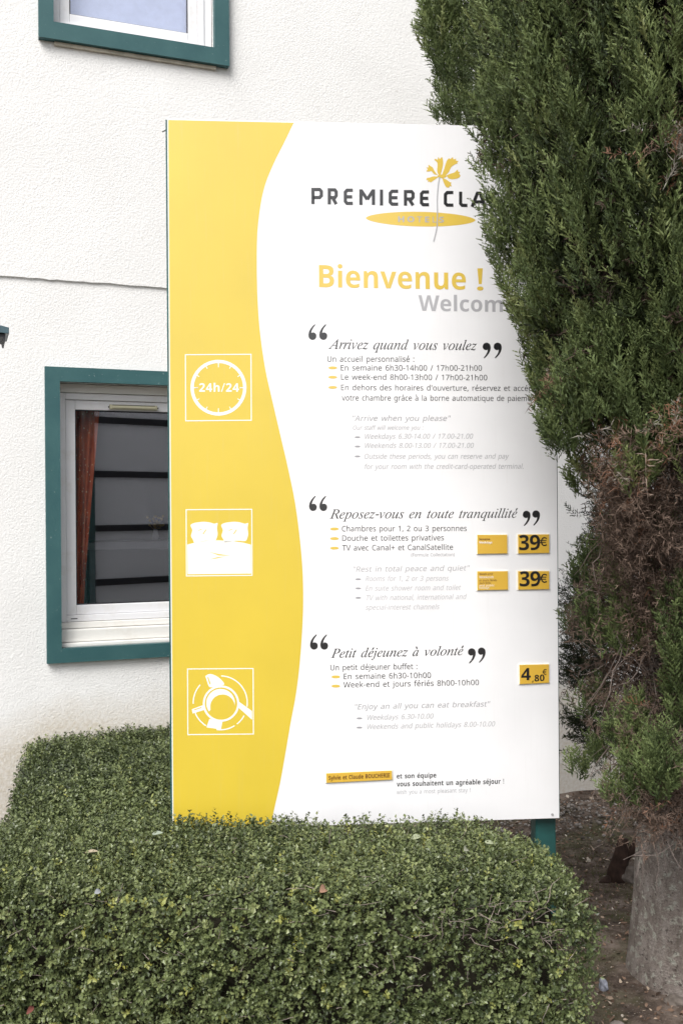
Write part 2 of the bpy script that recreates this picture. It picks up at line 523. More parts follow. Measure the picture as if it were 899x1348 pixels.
# lower window: head strip, stepped sill, trickle vent
b = MB(); b.box(low_hole[0] + .004, low_hole[1] - .004, DL - 0.01, DL + 0.09, low_hole[3] - 0.043, low_hole[3] - 0.003)
b.build('head_strip', M_SILL, sL, bevel=0.002)
b = MB()
b.box(low_hole[0] + .004, low_hole[1] - .004, 0.004, DL + 0.05, low_hole[2] + 0.003, low_hole[2] + 0.022)
b.box(low_hole[0] + .004, low_hole[1] - .004, 0.030, DL + 0.05, low_hole[2] + 0.0235, low_hole[2] + 0.082)
b.box(low_hole[0] + .004, low_hole[1] - .004, DL - 0.012, DL + 0.05, low_hole[2] + 0.084, low_hole[2] + 0.113)
b.build('sill', M_SILL, sL, bevel=0.005)
vx = (LW0 + WW * 0.34, LW0 + WW * 0.595)
b = MB(); vz = saL[3] - 0.022
b.box(vx[0], vx[1], DL - 0.012, DL + 0.011, vz - 0.018, vz + 0.004); b.box(vx[0] + .01, vx[1] - .01, DL - 0.018, DL - 0.0125, vz - 0.013, vz - 0.001)
M_VENT = simple('aged_vent_plastic', (0.42, 0.40, 0.28), 0.5)
vent = b.build('trickle_vent', M_VENT, sL, bevel=0.002)
b = MB(); b.box(vx[0] + .012, vx[1] - .012, DL - 0.0125, DL - 0.0115, vz - 0.001, vz + 0.003)
b.box(vx[0] - 0.006, vx[0] - 0.001, DL - 0.006, DL + 0.004, vz - 0.011, vz - 0.004); b.box(vx[1] + 0.001, vx[1] + 0.006, DL - 0.006, DL + 0.004, vz - 0.011, vz - 0.004)
b.build('vent_slot', simple('vent_shadow_gap', (0.05, 0.05, 0.04)), sL)
# drain slot in the frame foot
b = MB(); b.box(low_hole[0] + 0.055, low_hole[0] + 0.085, DL - 0.001, DL + 0.004, low_hole[2] + 0.127, low_hole[2] + 0.131)
b.build('drain_slot', simple('slot_black', (0.02, 0.02, 0.02)), sL)
# upper window: masonry sill under the teal board, small rounded bead
b = MB(); b.box(UW0 + 0.07, UW1 - 0.06, -0.024, -0.0105, UB - 0.018, UB - 0.001)
b.build('sill', simple('beige_masonry', (0.52, 0.48, 0.40), .8, .2, .2, 20), sU, bevel=0.002)
b = MB(); b.tube([(up_hole[0] + .02, 0.02, up_hole[2] + 0.012), (up_hole[1] - .05, 0.02, up_hole[2] + 0.012)], 0.006, 8)
b.build('bead', M_SILL, sU, smooth=True)

# room behind the lower window
def room(x0, x1, z0, z1, d):
    b = MB(); y = 0.29
    b.quad((x0, y, z0), (x1, y, z0), (x1, d, z0), (x0, d, z0))
    b.quad((x0, y, z1), (x1, y, z1), (x1, d, z1), (x0, d, z1))
    b.quad((x0, y, z0), (x0, d, z0), (x0, d, z1), (x0, y, z1))
    b.quad((x1, y, z0), (x1, d, z0), (x1, d, z1), (x1, y, z1))
    b.quad((x0, d, z0), (x1, d, z0), (x1, d, z1), (x0, d, z1))
    return b
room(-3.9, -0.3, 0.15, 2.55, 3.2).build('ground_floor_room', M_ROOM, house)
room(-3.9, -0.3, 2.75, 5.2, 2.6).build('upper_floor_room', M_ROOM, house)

# curtain drawn to the left of the lower window
def curtain_mat():
    m, nt, b = new_mat('rust_curtain', 0.8, 0.1)
    v = coords(nt)
    vo = N(nt, 'ShaderNodeTexVoronoi', Scale=38.0); nt.links.new(v, vo.inputs['Vector'])
    f = ramp(nt, vo.outputs['Distance'], [(0.14, (1, 1, 1)), (0.20, (0, 0, 0))]).outputs[0]
    n = noise(nt, v, 12, 4)
    base = ramp(nt, n, [(0.3, (0.44, 0.075, 0.03)), (0.7, (0.66, 0.18, 0.07))]).outputs[0]
    c = mixc(nt, f, base, (0.75, 0.50, 0.28))
    nt.links.new(c, b.inputs['Base Color'])
    return m
cw = MB(); nx_, nz_ = 36, 20
xa = glL[0] - 0.03
zc0, zc1 = glL[2] - 0.05, glL[3] + 0.05
for j in range(nz_ + 1):
    t = j / nz_
    for i in range(nx_ + 1):
        u = i / nx_
        wdt = 0.075 + 0.085 * t ** 1.2
        cw.v.append((xa + u * wdt, 0.195 + 0.016 * math.sin(u * 22 + t * 1.2), zc0 + (zc1 - zc0) * t))
for j in range(nz_):
    for i in range(nx_):
        a = j * (nx_ + 1) + i
        cw.f.append((a, a + 1, a + nx_ + 2, a + nx_ + 1))
cur = cw.build('curtain', curtain_mat(), None, smooth=True)
cur.location = tuple(WO); cur.rotation_euler = (0, 0, WALL_YAW)
tag(cur, 'rust red dotted curtain drawn aside behind the glass of the lower window', 'curtain')

# pale blue-grey blind added behind the upper window, tinted like reflected sky
b = MB(); b.box(glU[0] - 0.03, glU[1] + 0.03, 0.12, 0.123, glU[2] - 0.03, glU[3] + 0.03)
bl = b.build('sky_tint_backing', simple('sky_tint_sheet', (0.62, 0.66, 0.80), 0.8), None)
bl.location = tuple(WO); bl.rotation_euler = (0, 0, WALL_YAW)
tag(bl, 'pale blue grey blind tinted like reflected sky, added behind the upper window glass', 'backing')

# table, and a vase added in place of a yellow mirrored glint
tb = empty('side_table'); fv = at_depth(205, 690, 6.1); tb.location = (fv[0], fv[1], 0); tb.rotation_euler = (0, 0, WALL_YAW)
tag(tb, 'pale table standing in the dim room behind the lower window', 'table')
b = MB(); b.box(-0.45, 0.55, -0.25, 0.25, fv[2] - 0.14, fv[2] - 0.1); b.build('tabletop', simple('grey_laminate', (0.4, 0.4, 0.4)), tb)
for sx in (-0.42, 0.49):
    for sy in (-0.22, 0.19):
        b = MB(); b.box(sx, sx + .03, sy, sy + .03, 0.15, fv[2] - 0.141); b.build('leg', simple('grey_leg', (0.3, 0.3, 0.3)), tb)
fv = at_depth(205, 690, 6.1)
fl = empty('glint_vase', (fv[0], fv[1], fv[2] - 0.1)); fl.scale = (0.45, 0.45, 0.45)
tag(fl, 'small vase of yellow flowers added for a yellow glint mirrored in the lower window', 'vase')
b = MB(); b.tube([(0, 0, 0), (0, 0, .05), (0, 0, .12), (0, 0, .16)], [.03, .045, .03, .022], 12); b.build('vase', simple('vase_glaze', (0.5, 0.5, 0.5)), fl, smooth=True)
b = MB()
for i in range(26):
    a = rng.uniform(0, 6.28); r = rng.uniform(0.01, 0.12); z = rng.uniform(0.2, 0.33); p = (r * math.cos(a), r * math.sin(a), z)
    b.tube([(0, 0, .15), tuple(np.array(p) * [.6, .6, .8]), p], 0.002, 3)
    for k in range(5):
        t = k * 1.2566 + a; b.quad(p, (p[0] + .018 * math.cos(t), p[1] - .01, p[2] + .018 * math.sin(t)), (p[0] + .018 * math.cos(t + .7), p[1] - .012, p[2] + .018 * math.sin(t + .7)))
b.build('blossom', simple('yellow_petals', (0.8, 0.55, 0.08)), fl)

# ---- canopy corner at the left edge
pc = at_depth(12.5, 431, 3.3); zb_ = at_depth(12.5, 449, 3.3)[2]
can = empty('door_canopy', (pc[0], pc[1], pc[2]), rad(20.75))
tag(can, 'corner of a dark slate teal canopy jutting in at the left edge above the window', 'canopy')
b = MB(); dz = zb_ - pc[2]
def prism(b, poly, y0, y1):
    n = len(b.v); k = len(poly)
    b.v += [(x, y0, z) for x, z in poly] + [(x, y1, z) for x, z in poly]
    b.f.append(tuple(range(n, n + k))); b.f.append(tuple(range(n + k, n + 2 * k))[::-1])
    for i in range(k):
        j = (i + 1) % k; b.f.append((n + i, n + j, n + k + j, n + k + i))
prism(b, [(0, 0), (0, dz * 0.45), (-0.7, dz * 0.1 + 0.02), (-0.7, 0.16)], 0.0, 0.17)
b.build('canopy_roof', simple('slate_teal_metal', (0.055, 0.10, 0.12), 0.4, 0.5, 0.15), can, bevel=0.002)
b = MB(); prism(b, [(-0.012, dz * 0.45 - 0.001), (-0.012, dz), (-0.016, dz), (-0.02, dz * 0.7), (-0.7, dz * 0.1 - 0.01), (-0.7, dz * 0.1 + 0.018)], 0.01, 0.16)
b.build('canopy_soffit', simple('soffit_black', (0.02, 0.02, 0.025), 0.6), can)


b = MB(); b.box(-0.66, -0.61, 0.06, 0.11, -pc[2] - 0.2, -0.03); b.build('canopy_post', M_TEAL, can)

# per letter: advance, then outlines as flat x, y lists (500 units per em)
GLYPHS = {
 'R': {
  ' ': [130, ],
  '!': [91, [36, 67, 27, 240, 63, 240, 55, 67], [45, -5, 30, 1, 26, 8, 24, 18, 26, 29, 30, 36, 45, 41, 60, 36, 64, 29, 66, 18, 64, 8, 60, 1]],
  '"': [137, [90, 153, 83, 240, 115, 240, 108, 153], [29, 153, 22, 240, 54, 240, 47, 153]],
  "'": [76, [29, 153, 22, 240, 54, 240, 47, 153]],
  '(': [101, [63, -53, 41, -22, 25, 14, 16, 52, 13, 92, 16, 132, 25, 171, 41, 207, 63, 240, 91, 240, 70, 207, 55, 170, 46, 132, 43, 92, 46, 54, 55, 16, 70, -20, 90, -53]],
  ')': [101, [10, -53, 31, -20, 46, 16, 54, 54, 57, 92, 54, 132, 46, 170, 31, 207, 10, 240, 38, 240, 60, 207, 75, 171, 84, 132, 87, 92, 84, 52, 75, 14, 60, -22, 38, -53]],
  '+': [193, [84, 37, 84, 106, 17, 106, 17, 130, 84, 130, 84, 200, 108, 200, 108, 130, 175, 130, 175, 106, 108, 106, 108, 37]],
  ',': [90, [14, -43, 23, -1, 31, 39, 62, 39, 64, 35, 52, -4, 36, -43]],
  '-': [109, [13, 77, 13, 103, 95, 103, 95, 77]],
  '.': [90, [45, -5, 30, 1, 26, 8, 24, 18, 26, 29, 30, 36, 45, 41, 60, 36, 64, 29, 66, 18, 64, 8, 60, 1]],
  '/': [125, [3, 0, 93, 240, 122, 240, 32, 0]],
  '0': [193, [96, -3, 60, 5, 36, 29, 21, 68, 16, 120, 18, 156, 24, 187, 35, 211, 50, 229, 70, 240, 96, 243, 131, 235, 156, 211, 171, 172, 176, 120, 174, 84, 168, 54, 157, 29, 142, 11, 122, 0], [96, 22, 119, 28, 134, 46, 143, 77, 146, 120, 143, 163, 134, 194, 119, 212, 96, 218, 72, 212, 57, 194, 49, 163, 46, 120, 49, 77, 57, 46, 72, 28]],
  '1': [193, [90, 0, 90, 168, 91, 191, 92, 209, 82, 200, 71, 190, 45, 170, 30, 189, 95, 240, 119, 240, 119, 0]],
  '2': [193, [16, 0, 16, 25, 79, 88, 109, 120, 128, 148, 133, 162, 135, 178, 132, 195, 123, 208, 109, 215, 92, 218, 76, 216, 62, 212, 35, 195, 19, 215, 51, 235, 71, 241, 92, 243, 122, 239, 145, 226, 160, 206, 165, 179, 163, 161, 157, 144, 136, 112, 103, 78, 53, 28, 53, 27, 175, 27, 175, 0]],
  '3': [193, [81, -3, 46, -1, 15, 10, 15, 37, 48, 26, 81, 21, 109, 25, 128, 34, 138, 49, 142, 69, 138, 88, 124, 101, 103, 109, 75, 111, 52, 111, 52, 136, 75, 136, 101, 139, 120, 149, 132, 163, 135, 182, 132, 197, 124, 209, 110, 216, 92, 218, 74, 217, 58, 213, 31, 198, 16, 218, 48, 236, 68, 241, 91, 243, 124, 239, 147, 226, 161, 207, 166, 184, 162, 162, 152, 145, 136, 133, 116, 126, 116, 125, 141, 119, 159, 107, 169, 90, 173, 68, 171, 48, 163, 31, 151, 17, 133, 6, 110, -1]],
  '4': [193, [122, 0, 122, 54, 7, 54, 7, 80, 120, 241, 150, 241, 150, 81, 185, 81, 185, 54, 150, 54, 150, 0], [36, 81, 122, 81, 122, 156, 122, 186, 124, 210, 122, 210, 116, 196, 108, 183]],
  '6': [193, [100, -3, 78, -1, 59, 8, 42, 22, 29, 43, 21, 70, 18, 102, 23, 153, 29, 177, 39, 199, 54, 217, 73, 231, 97, 240, 128, 243, 144, 242, 158, 240, 158, 215, 144, 218, 129, 219, 108, 217, 90, 211, 77, 202, 66, 190, 58, 176, 53, 159, 48, 122, 50, 122, 59, 133, 72, 142, 87, 148, 107, 150, 135, 145, 157, 131, 172, 108, 176, 77, 171, 44, 156, 18, 131, 2], [100, 21, 119, 25, 134, 35, 144, 52, 147, 77, 144, 98, 135, 113, 121, 124, 101, 127, 86, 125, 73, 120, 63, 113, 55, 104, 50, 94, 48, 83, 54, 54, 61, 41, 71, 31, 84, 24]],
  '7': [193, [46, 0, 144, 213, 15, 213, 15, 240, 176, 240, 176, 217, 78, 0]],
  '8': [193, [97, -3, 63, 1, 37, 14, 22, 34, 16, 61, 18, 76, 23, 90, 42, 110, 66, 125, 50, 136, 36, 150, 27, 166, 24, 186, 27, 203, 34, 217, 45, 228, 59, 236, 76, 241, 96, 243, 124, 239, 147, 228, 163, 210, 168, 186, 166, 172, 161, 161, 145, 142, 122, 127, 149, 111, 168, 90, 173, 77, 175, 62, 170, 35, 154, 14, 129, 1], [97, 138, 126, 156, 135, 168, 138, 185, 135, 200, 127, 210, 113, 217, 95, 219, 79, 217, 65, 210, 56, 200, 53, 185, 55, 173, 59, 164, 75, 150], [96, 20, 118, 23, 133, 32, 143, 45, 146, 62, 143, 78, 133, 91, 117, 102, 96, 111, 91, 113, 71, 103, 57, 92, 48, 78, 45, 61, 48, 45, 58, 32, 74, 23]],
  ':': [90, [45, 139, 30, 144, 26, 151, 24, 162, 26, 173, 30, 180, 45, 185, 60, 180, 64, 173, 66, 162, 64, 151, 60, 144], [45, -5, 30, 1, 26, 8, 24, 18, 26, 29, 30, 36, 45, 41, 60, 36, 64, 29, 66, 18, 64, 8, 60, 1]],
  'A': [215, [0, 0, 94, 241, 121, 241, 214, 0, 183, 0, 154, 74, 59, 74, 31, 0], [69, 101, 145, 101, 118, 174, 115, 183, 110, 198, 107, 210, 101, 189, 96, 174]],
  'B': [219, [33, 0, 33, 240, 101, 240, 141, 236, 169, 226, 186, 208, 192, 180, 189, 161, 180, 145, 166, 134, 146, 127, 146, 126, 174, 117, 185, 109, 193, 99, 198, 85, 200, 68, 195, 39, 178, 18, 151, 4, 117, 0], [63, 138, 107, 138, 133, 140, 149, 148, 158, 160, 161, 177, 157, 194, 147, 205, 129, 212, 102, 214, 63, 214], [63, 26, 111, 26, 138, 29, 155, 38, 165, 52, 168, 71, 165, 88, 155, 101, 137, 110, 109, 112, 63, 112]],
  'C': [213, [131, -3, 97, 0, 70, 12, 48, 30, 33, 55, 24, 85, 20, 120, 24, 154, 34, 184, 50, 209, 73, 228, 101, 239, 136, 243, 171, 240, 202, 229, 190, 203, 165, 213, 135, 217, 101, 210, 75, 191, 58, 160, 52, 120, 58, 80, 73, 49, 99, 30, 135, 23, 165, 26, 192, 33, 192, 6, 165, -1]],
  'D': [246, [33, 0, 33, 240, 106, 240, 140, 236, 169, 226, 193, 210, 210, 187, 221, 158, 225, 122, 216, 69, 192, 31, 152, 8, 99, 0], [63, 26, 95, 26, 138, 32, 168, 50, 187, 79, 193, 121, 187, 163, 169, 192, 140, 208, 102, 214, 63, 214]],
  'E': [187, [33, 0, 33, 240, 167, 240, 167, 213, 63, 213, 63, 138, 161, 138, 161, 112, 63, 112, 63, 27, 167, 27, 167, 0]],
  'F': [175, [33, 0, 33, 240, 167, 240, 167, 213, 63, 213, 63, 128, 160, 128, 160, 102, 63, 102, 63, 0]],
  'H': [249, [33, 0, 33, 240, 63, 240, 63, 138, 186, 138, 186, 240, 216, 240, 216, 0, 186, 0, 186, 112, 63, 112, 63, 0]],
  'I': [114, [13, 0, 13, 17, 42, 24, 42, 216, 13, 222, 13, 240, 100, 240, 100, 222, 72, 216, 72, 24, 100, 17, 100, 0]],
  'L': [176, [33, 0, 33, 240, 63, 240, 63, 27, 168, 27, 168, 0]],
  'O': [263, [131, -3, 97, 1, 69, 12, 48, 31, 33, 55, 24, 86, 20, 121, 24, 155, 33, 185, 48, 210, 69, 228, 97, 240, 132, 243, 165, 240, 192, 228, 214, 210, 229, 185, 239, 155, 242, 120, 239, 85, 229, 55, 214, 31, 192, 12, 165, 1], [131, 23, 167, 29, 191, 49, 205, 80, 210, 120, 205, 161, 191, 191, 167, 211, 132, 217, 96, 211, 72, 191, 57, 161, 52, 120, 57, 80, 72, 49, 96, 29]],
  'R': [209, [33, 0, 33, 240, 99, 240, 138, 236, 165, 223, 181, 202, 186, 172, 184, 154, 179, 140, 171, 128, 161, 119, 138, 107, 204, 0, 169, 0, 110, 99, 63, 99, 63, 0], [63, 125, 99, 125, 124, 127, 141, 136, 151, 150, 155, 170, 151, 190, 141, 204, 123, 211, 97, 214, 63, 214]],
  'S': [185, [83, -3, 46, 0, 17, 8, 17, 37, 47, 27, 84, 23, 108, 25, 125, 33, 135, 46, 138, 61, 133, 81, 116, 96, 82, 111, 55, 123, 36, 138, 24, 157, 20, 182, 23, 200, 30, 215, 42, 227, 57, 236, 76, 241, 97, 243, 133, 239, 163, 230, 153, 204, 126, 213, 96, 217, 76, 214, 62, 207, 54, 196, 51, 182, 56, 162, 72, 147, 103, 133, 139, 117, 152, 107, 161, 95, 167, 81, 169, 64, 163, 36, 145, 14, 118, 1]],
  'T': [187, [78, 0, 78, 213, 3, 213, 3, 240, 183, 240, 183, 213, 108, 213, 108, 0]],
  'U': [246, [122, -3, 82, 3, 54, 21, 36, 49, 30, 85, 30, 240, 60, 240, 60, 84, 64, 58, 76, 39, 96, 27, 123, 23, 151, 27, 170, 40, 181, 60, 185, 85, 185, 240, 215, 240, 215, 85, 212, 61, 205, 40, 192, 22, 174, 8, 151, 0]],
  'V': [202, [86, 0, 0, 240, 32, 240, 86, 86, 95, 58, 101, 34, 107, 58, 116, 87, 170, 240, 201, 240, 116, 0]],
  'W': [313, [67, 0, 4, 240, 36, 240, 73, 93, 80, 63, 84, 36, 89, 65, 97, 95, 139, 240, 171, 240, 215, 94, 223, 63, 228, 36, 232, 63, 239, 94, 276, 240, 308, 240, 244, 0, 214, 0, 167, 157, 162, 177, 157, 194, 155, 204, 151, 186, 143, 156, 98, 0]],
  'a': [189, [72, -3, 50, 0, 32, 10, 19, 26, 15, 50, 21, 74, 37, 92, 63, 103, 102, 107, 132, 108, 132, 119, 130, 138, 123, 150, 111, 157, 95, 159, 68, 155, 44, 145, 35, 168, 63, 178, 97, 183, 125, 179, 145, 169, 157, 150, 161, 123, 161, 0, 140, 0, 134, 26, 133, 26, 121, 13, 108, 4, 93, -2], [79, 20, 100, 24, 117, 33, 128, 49, 132, 72, 132, 88, 105, 87, 77, 84, 59, 76, 49, 65, 46, 50, 48, 37, 55, 28, 66, 22]],
  'b': [207, [114, -3, 95, -1, 79, 4, 67, 13, 58, 23, 56, 23, 50, 0, 29, 0, 29, 255, 58, 255, 58, 193, 58, 172, 56, 156, 58, 156, 67, 167, 79, 175, 95, 181, 114, 183, 144, 177, 168, 160, 183, 131, 188, 90, 183, 49, 168, 20, 144, 3], [109, 21, 131, 26, 146, 39, 155, 61, 157, 90, 154, 120, 145, 141, 130, 154, 109, 158, 85, 154, 69, 142, 61, 121, 58, 91, 58, 90, 61, 60, 69, 39, 85, 26]],
  'c': [162, [101, -3, 78, -1, 58, 6, 42, 19, 29, 37, 21, 60, 18, 89, 21, 119, 30, 143, 43, 161, 60, 174, 80, 181, 103, 183, 129, 180, 150, 174, 141, 149, 122, 155, 102, 157, 79, 153, 62, 140, 52, 119, 49, 89, 52, 61, 62, 39, 78, 26, 100, 22, 126, 25, 147, 33, 147, 6, 127, -1]],
  'd': [207, [92, -3, 62, 2, 39, 20, 24, 49, 18, 90, 24, 130, 39, 160, 62, 177, 93, 183, 112, 181, 127, 176, 148, 157, 150, 157, 149, 170, 148, 183, 148, 255, 178, 255, 178, 0, 154, 0, 150, 24, 148, 24, 139, 14, 127, 5, 112, -1], [97, 21, 121, 25, 137, 37, 146, 56, 149, 84, 149, 89, 146, 119, 138, 141, 122, 154, 97, 159, 76, 154, 61, 140, 52, 118, 49, 89, 52, 60, 61, 39, 76, 26]],
  'e': [190, [105, -3, 81, -1, 60, 7, 42, 20, 29, 38, 21, 61, 18, 89, 21, 116, 28, 139, 40, 158, 56, 172, 76, 180, 98, 183, 120, 181, 138, 173, 153, 161, 163, 145, 170, 125, 172, 102, 172, 84, 49, 84, 53, 57, 65, 38, 83, 26, 106, 22, 137, 25, 164, 34, 164, 8, 137, -1], [50, 108, 141, 108, 139, 128, 131, 145, 117, 156, 98, 159, 79, 156, 64, 146, 55, 129]],
  'f': [116, [37, 0, 37, 157, 5, 157, 5, 171, 37, 181, 37, 191, 40, 221, 52, 242, 71, 253, 95, 257, 115, 255, 130, 251, 122, 228, 110, 231, 95, 233, 82, 230, 73, 223, 68, 210, 66, 192, 66, 180, 111, 180, 111, 157, 66, 157, 66, 0]],
  'g': [207, [97, -81, 61, -78, 33, -69, 33, -42, 62, -53, 99, -56, 120, -53, 135, -42, 145, -26, 149, -5, 149, 2, 149, 13, 150, 24, 148, 24, 125, 3, 93, -3, 62, 3, 38, 21, 23, 51, 18, 90, 23, 128, 38, 158, 61, 177, 92, 183, 109, 182, 124, 177, 138, 168, 149, 156, 150, 156, 154, 180, 178, 180, 178, -3, 173, -37, 158, -61, 133, -76], [97, 21, 121, 24, 137, 35, 146, 55, 149, 83, 149, 90, 146, 121, 136, 143, 120, 155, 96, 158, 76, 154, 61, 141, 52, 119, 49, 89, 52, 60, 61, 38, 76, 25]],
  'h': [208, [29, 0, 29, 255, 58, 255, 58, 180, 56, 155, 58, 155, 69, 167, 82, 176, 98, 181, 115, 183, 143, 179, 164, 167, 176, 147, 180, 117, 180, 0, 151, 0, 151, 115, 149, 134, 141, 148, 128, 156, 111, 158, 85, 154, 69, 142, 61, 121, 58, 93, 58, 0]],
  'i': [87, [44, 210, 31, 215, 27, 220, 26, 229, 27, 237, 31, 243, 44, 247, 56, 243, 59, 237, 61, 229, 59, 220, 56, 215], [29, 0, 29, 180, 58, 180, 58, 0]],
  'j': [87, [44, 210, 31, 215, 27, 220, 26, 229, 27, 237, 31, 243, 44, 247, 56, 243, 59, 237, 61, 229, 59, 220, 56, 215], [7, -81, -7, -79, -18, -77, -18, -53, -8, -55, 4, -56, 14, -55, 21, -50, 27, -42, 29, -28, 29, 180, 58, 180, 58, -27, 55, -49, 46, -66, 30, -77]],
  'k': [180, [29, 0, 29, 255, 58, 255, 58, 122, 57, 108, 56, 93, 58, 93, 64, 100, 72, 111, 79, 119, 137, 180, 171, 180, 98, 103, 176, 0, 141, 0, 78, 84, 58, 66, 58, 0]],
  'l': [87, [29, 0, 29, 255, 58, 255, 58, 0]],
  'm': [314, [29, 0, 29, 180, 52, 180, 57, 155, 58, 155, 68, 168, 81, 176, 96, 182, 111, 183, 146, 176, 167, 153, 168, 153, 179, 167, 193, 176, 209, 181, 226, 183, 253, 179, 272, 168, 283, 147, 287, 117, 287, 0, 258, 0, 258, 116, 255, 135, 248, 148, 237, 156, 221, 158, 198, 155, 184, 143, 175, 125, 172, 99, 172, 0, 143, 0, 143, 116, 141, 135, 134, 148, 122, 156, 106, 158, 83, 154, 69, 142, 61, 121, 58, 93, 58, 0]],
  'n': [208, [29, 0, 29, 180, 52, 180, 57, 155, 58, 155, 69, 168, 83, 176, 98, 182, 115, 183, 143, 179, 164, 168, 176, 147, 180, 117, 180, 0, 151, 0, 151, 115, 149, 134, 141, 148, 128, 156, 111, 158, 86, 154, 70, 142, 61, 121, 58, 93, 58, 0]],
  'o': [204, [101, -3, 79, -1, 59, 8, 42, 21, 29, 39, 21, 63, 18, 90, 24, 130, 41, 159, 67, 177, 102, 183, 125, 181, 145, 172, 162, 159, 174, 141, 182, 118, 185, 90, 179, 51, 162, 21, 136, 3], [102, 21, 125, 26, 142, 40, 151, 62, 154, 90, 151, 119, 142, 140, 125, 154, 101, 158, 78, 154, 61, 140, 52, 119, 49, 90, 52, 62, 62, 40, 78, 26]],
  'p': [207, [29, -81, 29, 180, 53, 180, 57, 155, 58, 155, 67, 166, 79, 175, 95, 181, 114, 183, 144, 178, 168, 160, 183, 131, 188, 90, 183, 50, 168, 20, 144, 3, 114, -3, 95, -1, 79, 5, 58, 23, 56, 23, 57, 8, 58, -7, 58, -81], [109, 21, 124, 23, 137, 30, 146, 41, 152, 55, 157, 91, 155, 118, 146, 140, 130, 154, 109, 158, 85, 155, 70, 143, 61, 124, 58, 96, 58, 90, 61, 61, 69, 39, 85, 26]],
  'q': [207, [148, -81, 148, -4, 149, 10, 150, 24, 148, 24, 139, 14, 127, 5, 111, -1, 92, -3, 62, 2, 39, 20, 24, 49, 18, 90, 24, 130, 39, 160, 63, 177, 93, 183, 112, 181, 127, 175, 139, 166, 149, 155, 150, 155, 154, 180, 178, 180, 178, -81], [97, 21, 121, 25, 137, 36, 146, 56, 149, 83, 149, 89, 146, 119, 137, 141, 121, 154, 97, 159, 76, 154, 61, 140, 52, 118, 49, 89, 52, 61, 61, 39, 76, 26]],
  'r': [139, [29, 0, 29, 180, 53, 180, 56, 147, 57, 147, 67, 161, 80, 173, 95, 181, 112, 183, 123, 183, 134, 181, 130, 154, 120, 156, 110, 156, 97, 155, 85, 149, 74, 140, 65, 128, 60, 113, 58, 96, 58, 0]],
  's': [161, [74, -3, 41, 0, 17, 8, 17, 35, 43, 25, 75, 20, 94, 22, 107, 28, 115, 36, 117, 47, 113, 59, 100, 70, 73, 82, 43, 95, 24, 111, 19, 122, 17, 136, 22, 156, 36, 171, 57, 180, 85, 183, 115, 180, 142, 171, 132, 148, 108, 156, 83, 159, 67, 158, 55, 153, 48, 146, 45, 137, 50, 125, 64, 115, 92, 103, 121, 90, 139, 74, 144, 63, 146, 50, 141, 27, 126, 10, 103, 0]],
  't': [122, [84, -3, 58, 2, 47, 8, 38, 18, 33, 33, 31, 52, 31, 157, 5, 157, 5, 171, 31, 183, 43, 221, 60, 221, 60, 180, 112, 180, 112, 157, 60, 157, 60, 53, 62, 39, 68, 29, 77, 23, 89, 21, 102, 22, 114, 25, 114, 2, 100, -2]],
  'u': [208, [92, -3, 63, 1, 43, 12, 31, 33, 27, 62, 27, 180, 56, 180, 56, 64, 59, 45, 66, 32, 79, 24, 96, 21, 122, 25, 138, 38, 147, 58, 149, 86, 149, 180, 179, 180, 179, 0, 155, 0, 150, 24, 149, 24, 139, 12, 125, 3, 109, -2]],
  'v': [171, [68, 0, 0, 180, 32, 180, 70, 74, 76, 57, 81, 40, 84, 26, 86, 26, 89, 40, 95, 58, 101, 74, 139, 180, 171, 180, 102, 0]],
  'w': [264, [53, 0, 4, 180, 34, 180, 59, 84, 66, 55, 71, 31, 72, 31, 75, 45, 80, 62, 84, 79, 116, 180, 148, 180, 179, 79, 187, 54, 191, 31, 193, 31, 197, 54, 205, 84, 230, 180, 260, 180, 210, 0, 176, 0, 145, 102, 137, 129, 132, 149, 131, 149, 127, 129, 119, 101, 87, 0]],
  'y': [172, [28, -81, 14, -80, 4, -78, 4, -54, 13, -56, 24, -56, 37, -54, 48, -48, 57, -38, 63, -25, 73, -1, 0, 180, 32, 180, 71, 78, 80, 52, 86, 29, 87, 29, 94, 51, 103, 78, 139, 180, 171, 180, 94, -25, 83, -48, 69, -65, 52, -77]],
  'z': [158, [13, 0, 13, 19, 110, 157, 19, 157, 19, 180, 142, 180, 142, 158, 47, 23, 145, 23, 145, 0]],
  'à': [202, [32, 0, 32, 240, 170, 240, 170, 0], [49, 17, 153, 17, 153, 223, 49, 223]],
  'â': [202, [32, 0, 32, 240, 170, 240, 170, 0], [49, 17, 153, 17, 153, 223, 49, 223]],
  'é': [202, [32, 0, 32, 240, 170, 240, 170, 0], [49, 17, 153, 17, 153, 223, 49, 223]],
 },
 'B': {
  ' ': [130, ],
  '!': [91, [36, 67, 27, 240, 63, 240, 55, 67], [45, -5, 30, 1, 26, 8, 24, 18, 26, 29, 30, 36, 45, 41, 60, 36, 64, 29, 66, 18, 64, 8, 60, 1]],
  ',': [90, [14, -43, 23, -1, 31, 39, 62, 39, 64, 35, 52, -4, 36, -43]],
  '-': [109, [13, 77, 13, 103, 95, 103, 95, 77]],
  '/': [125, [3, 0, 93, 240, 122, 240, 32, 0]],
  '0': [193, [96, -3, 58, 5, 32, 29, 17, 68, 12, 120, 14, 156, 20, 186, 31, 211, 47, 229, 68, 240, 96, 243, 133, 235, 159, 211, 175, 172, 180, 120, 178, 84, 171, 54, 161, 29, 145, 11, 123, 0], [96, 38, 112, 43, 122, 58, 127, 84, 129, 120, 127, 156, 122, 182, 112, 197, 96, 202, 80, 197, 70, 182, 64, 156, 62, 120, 64, 84, 70, 58, 80, 43]],
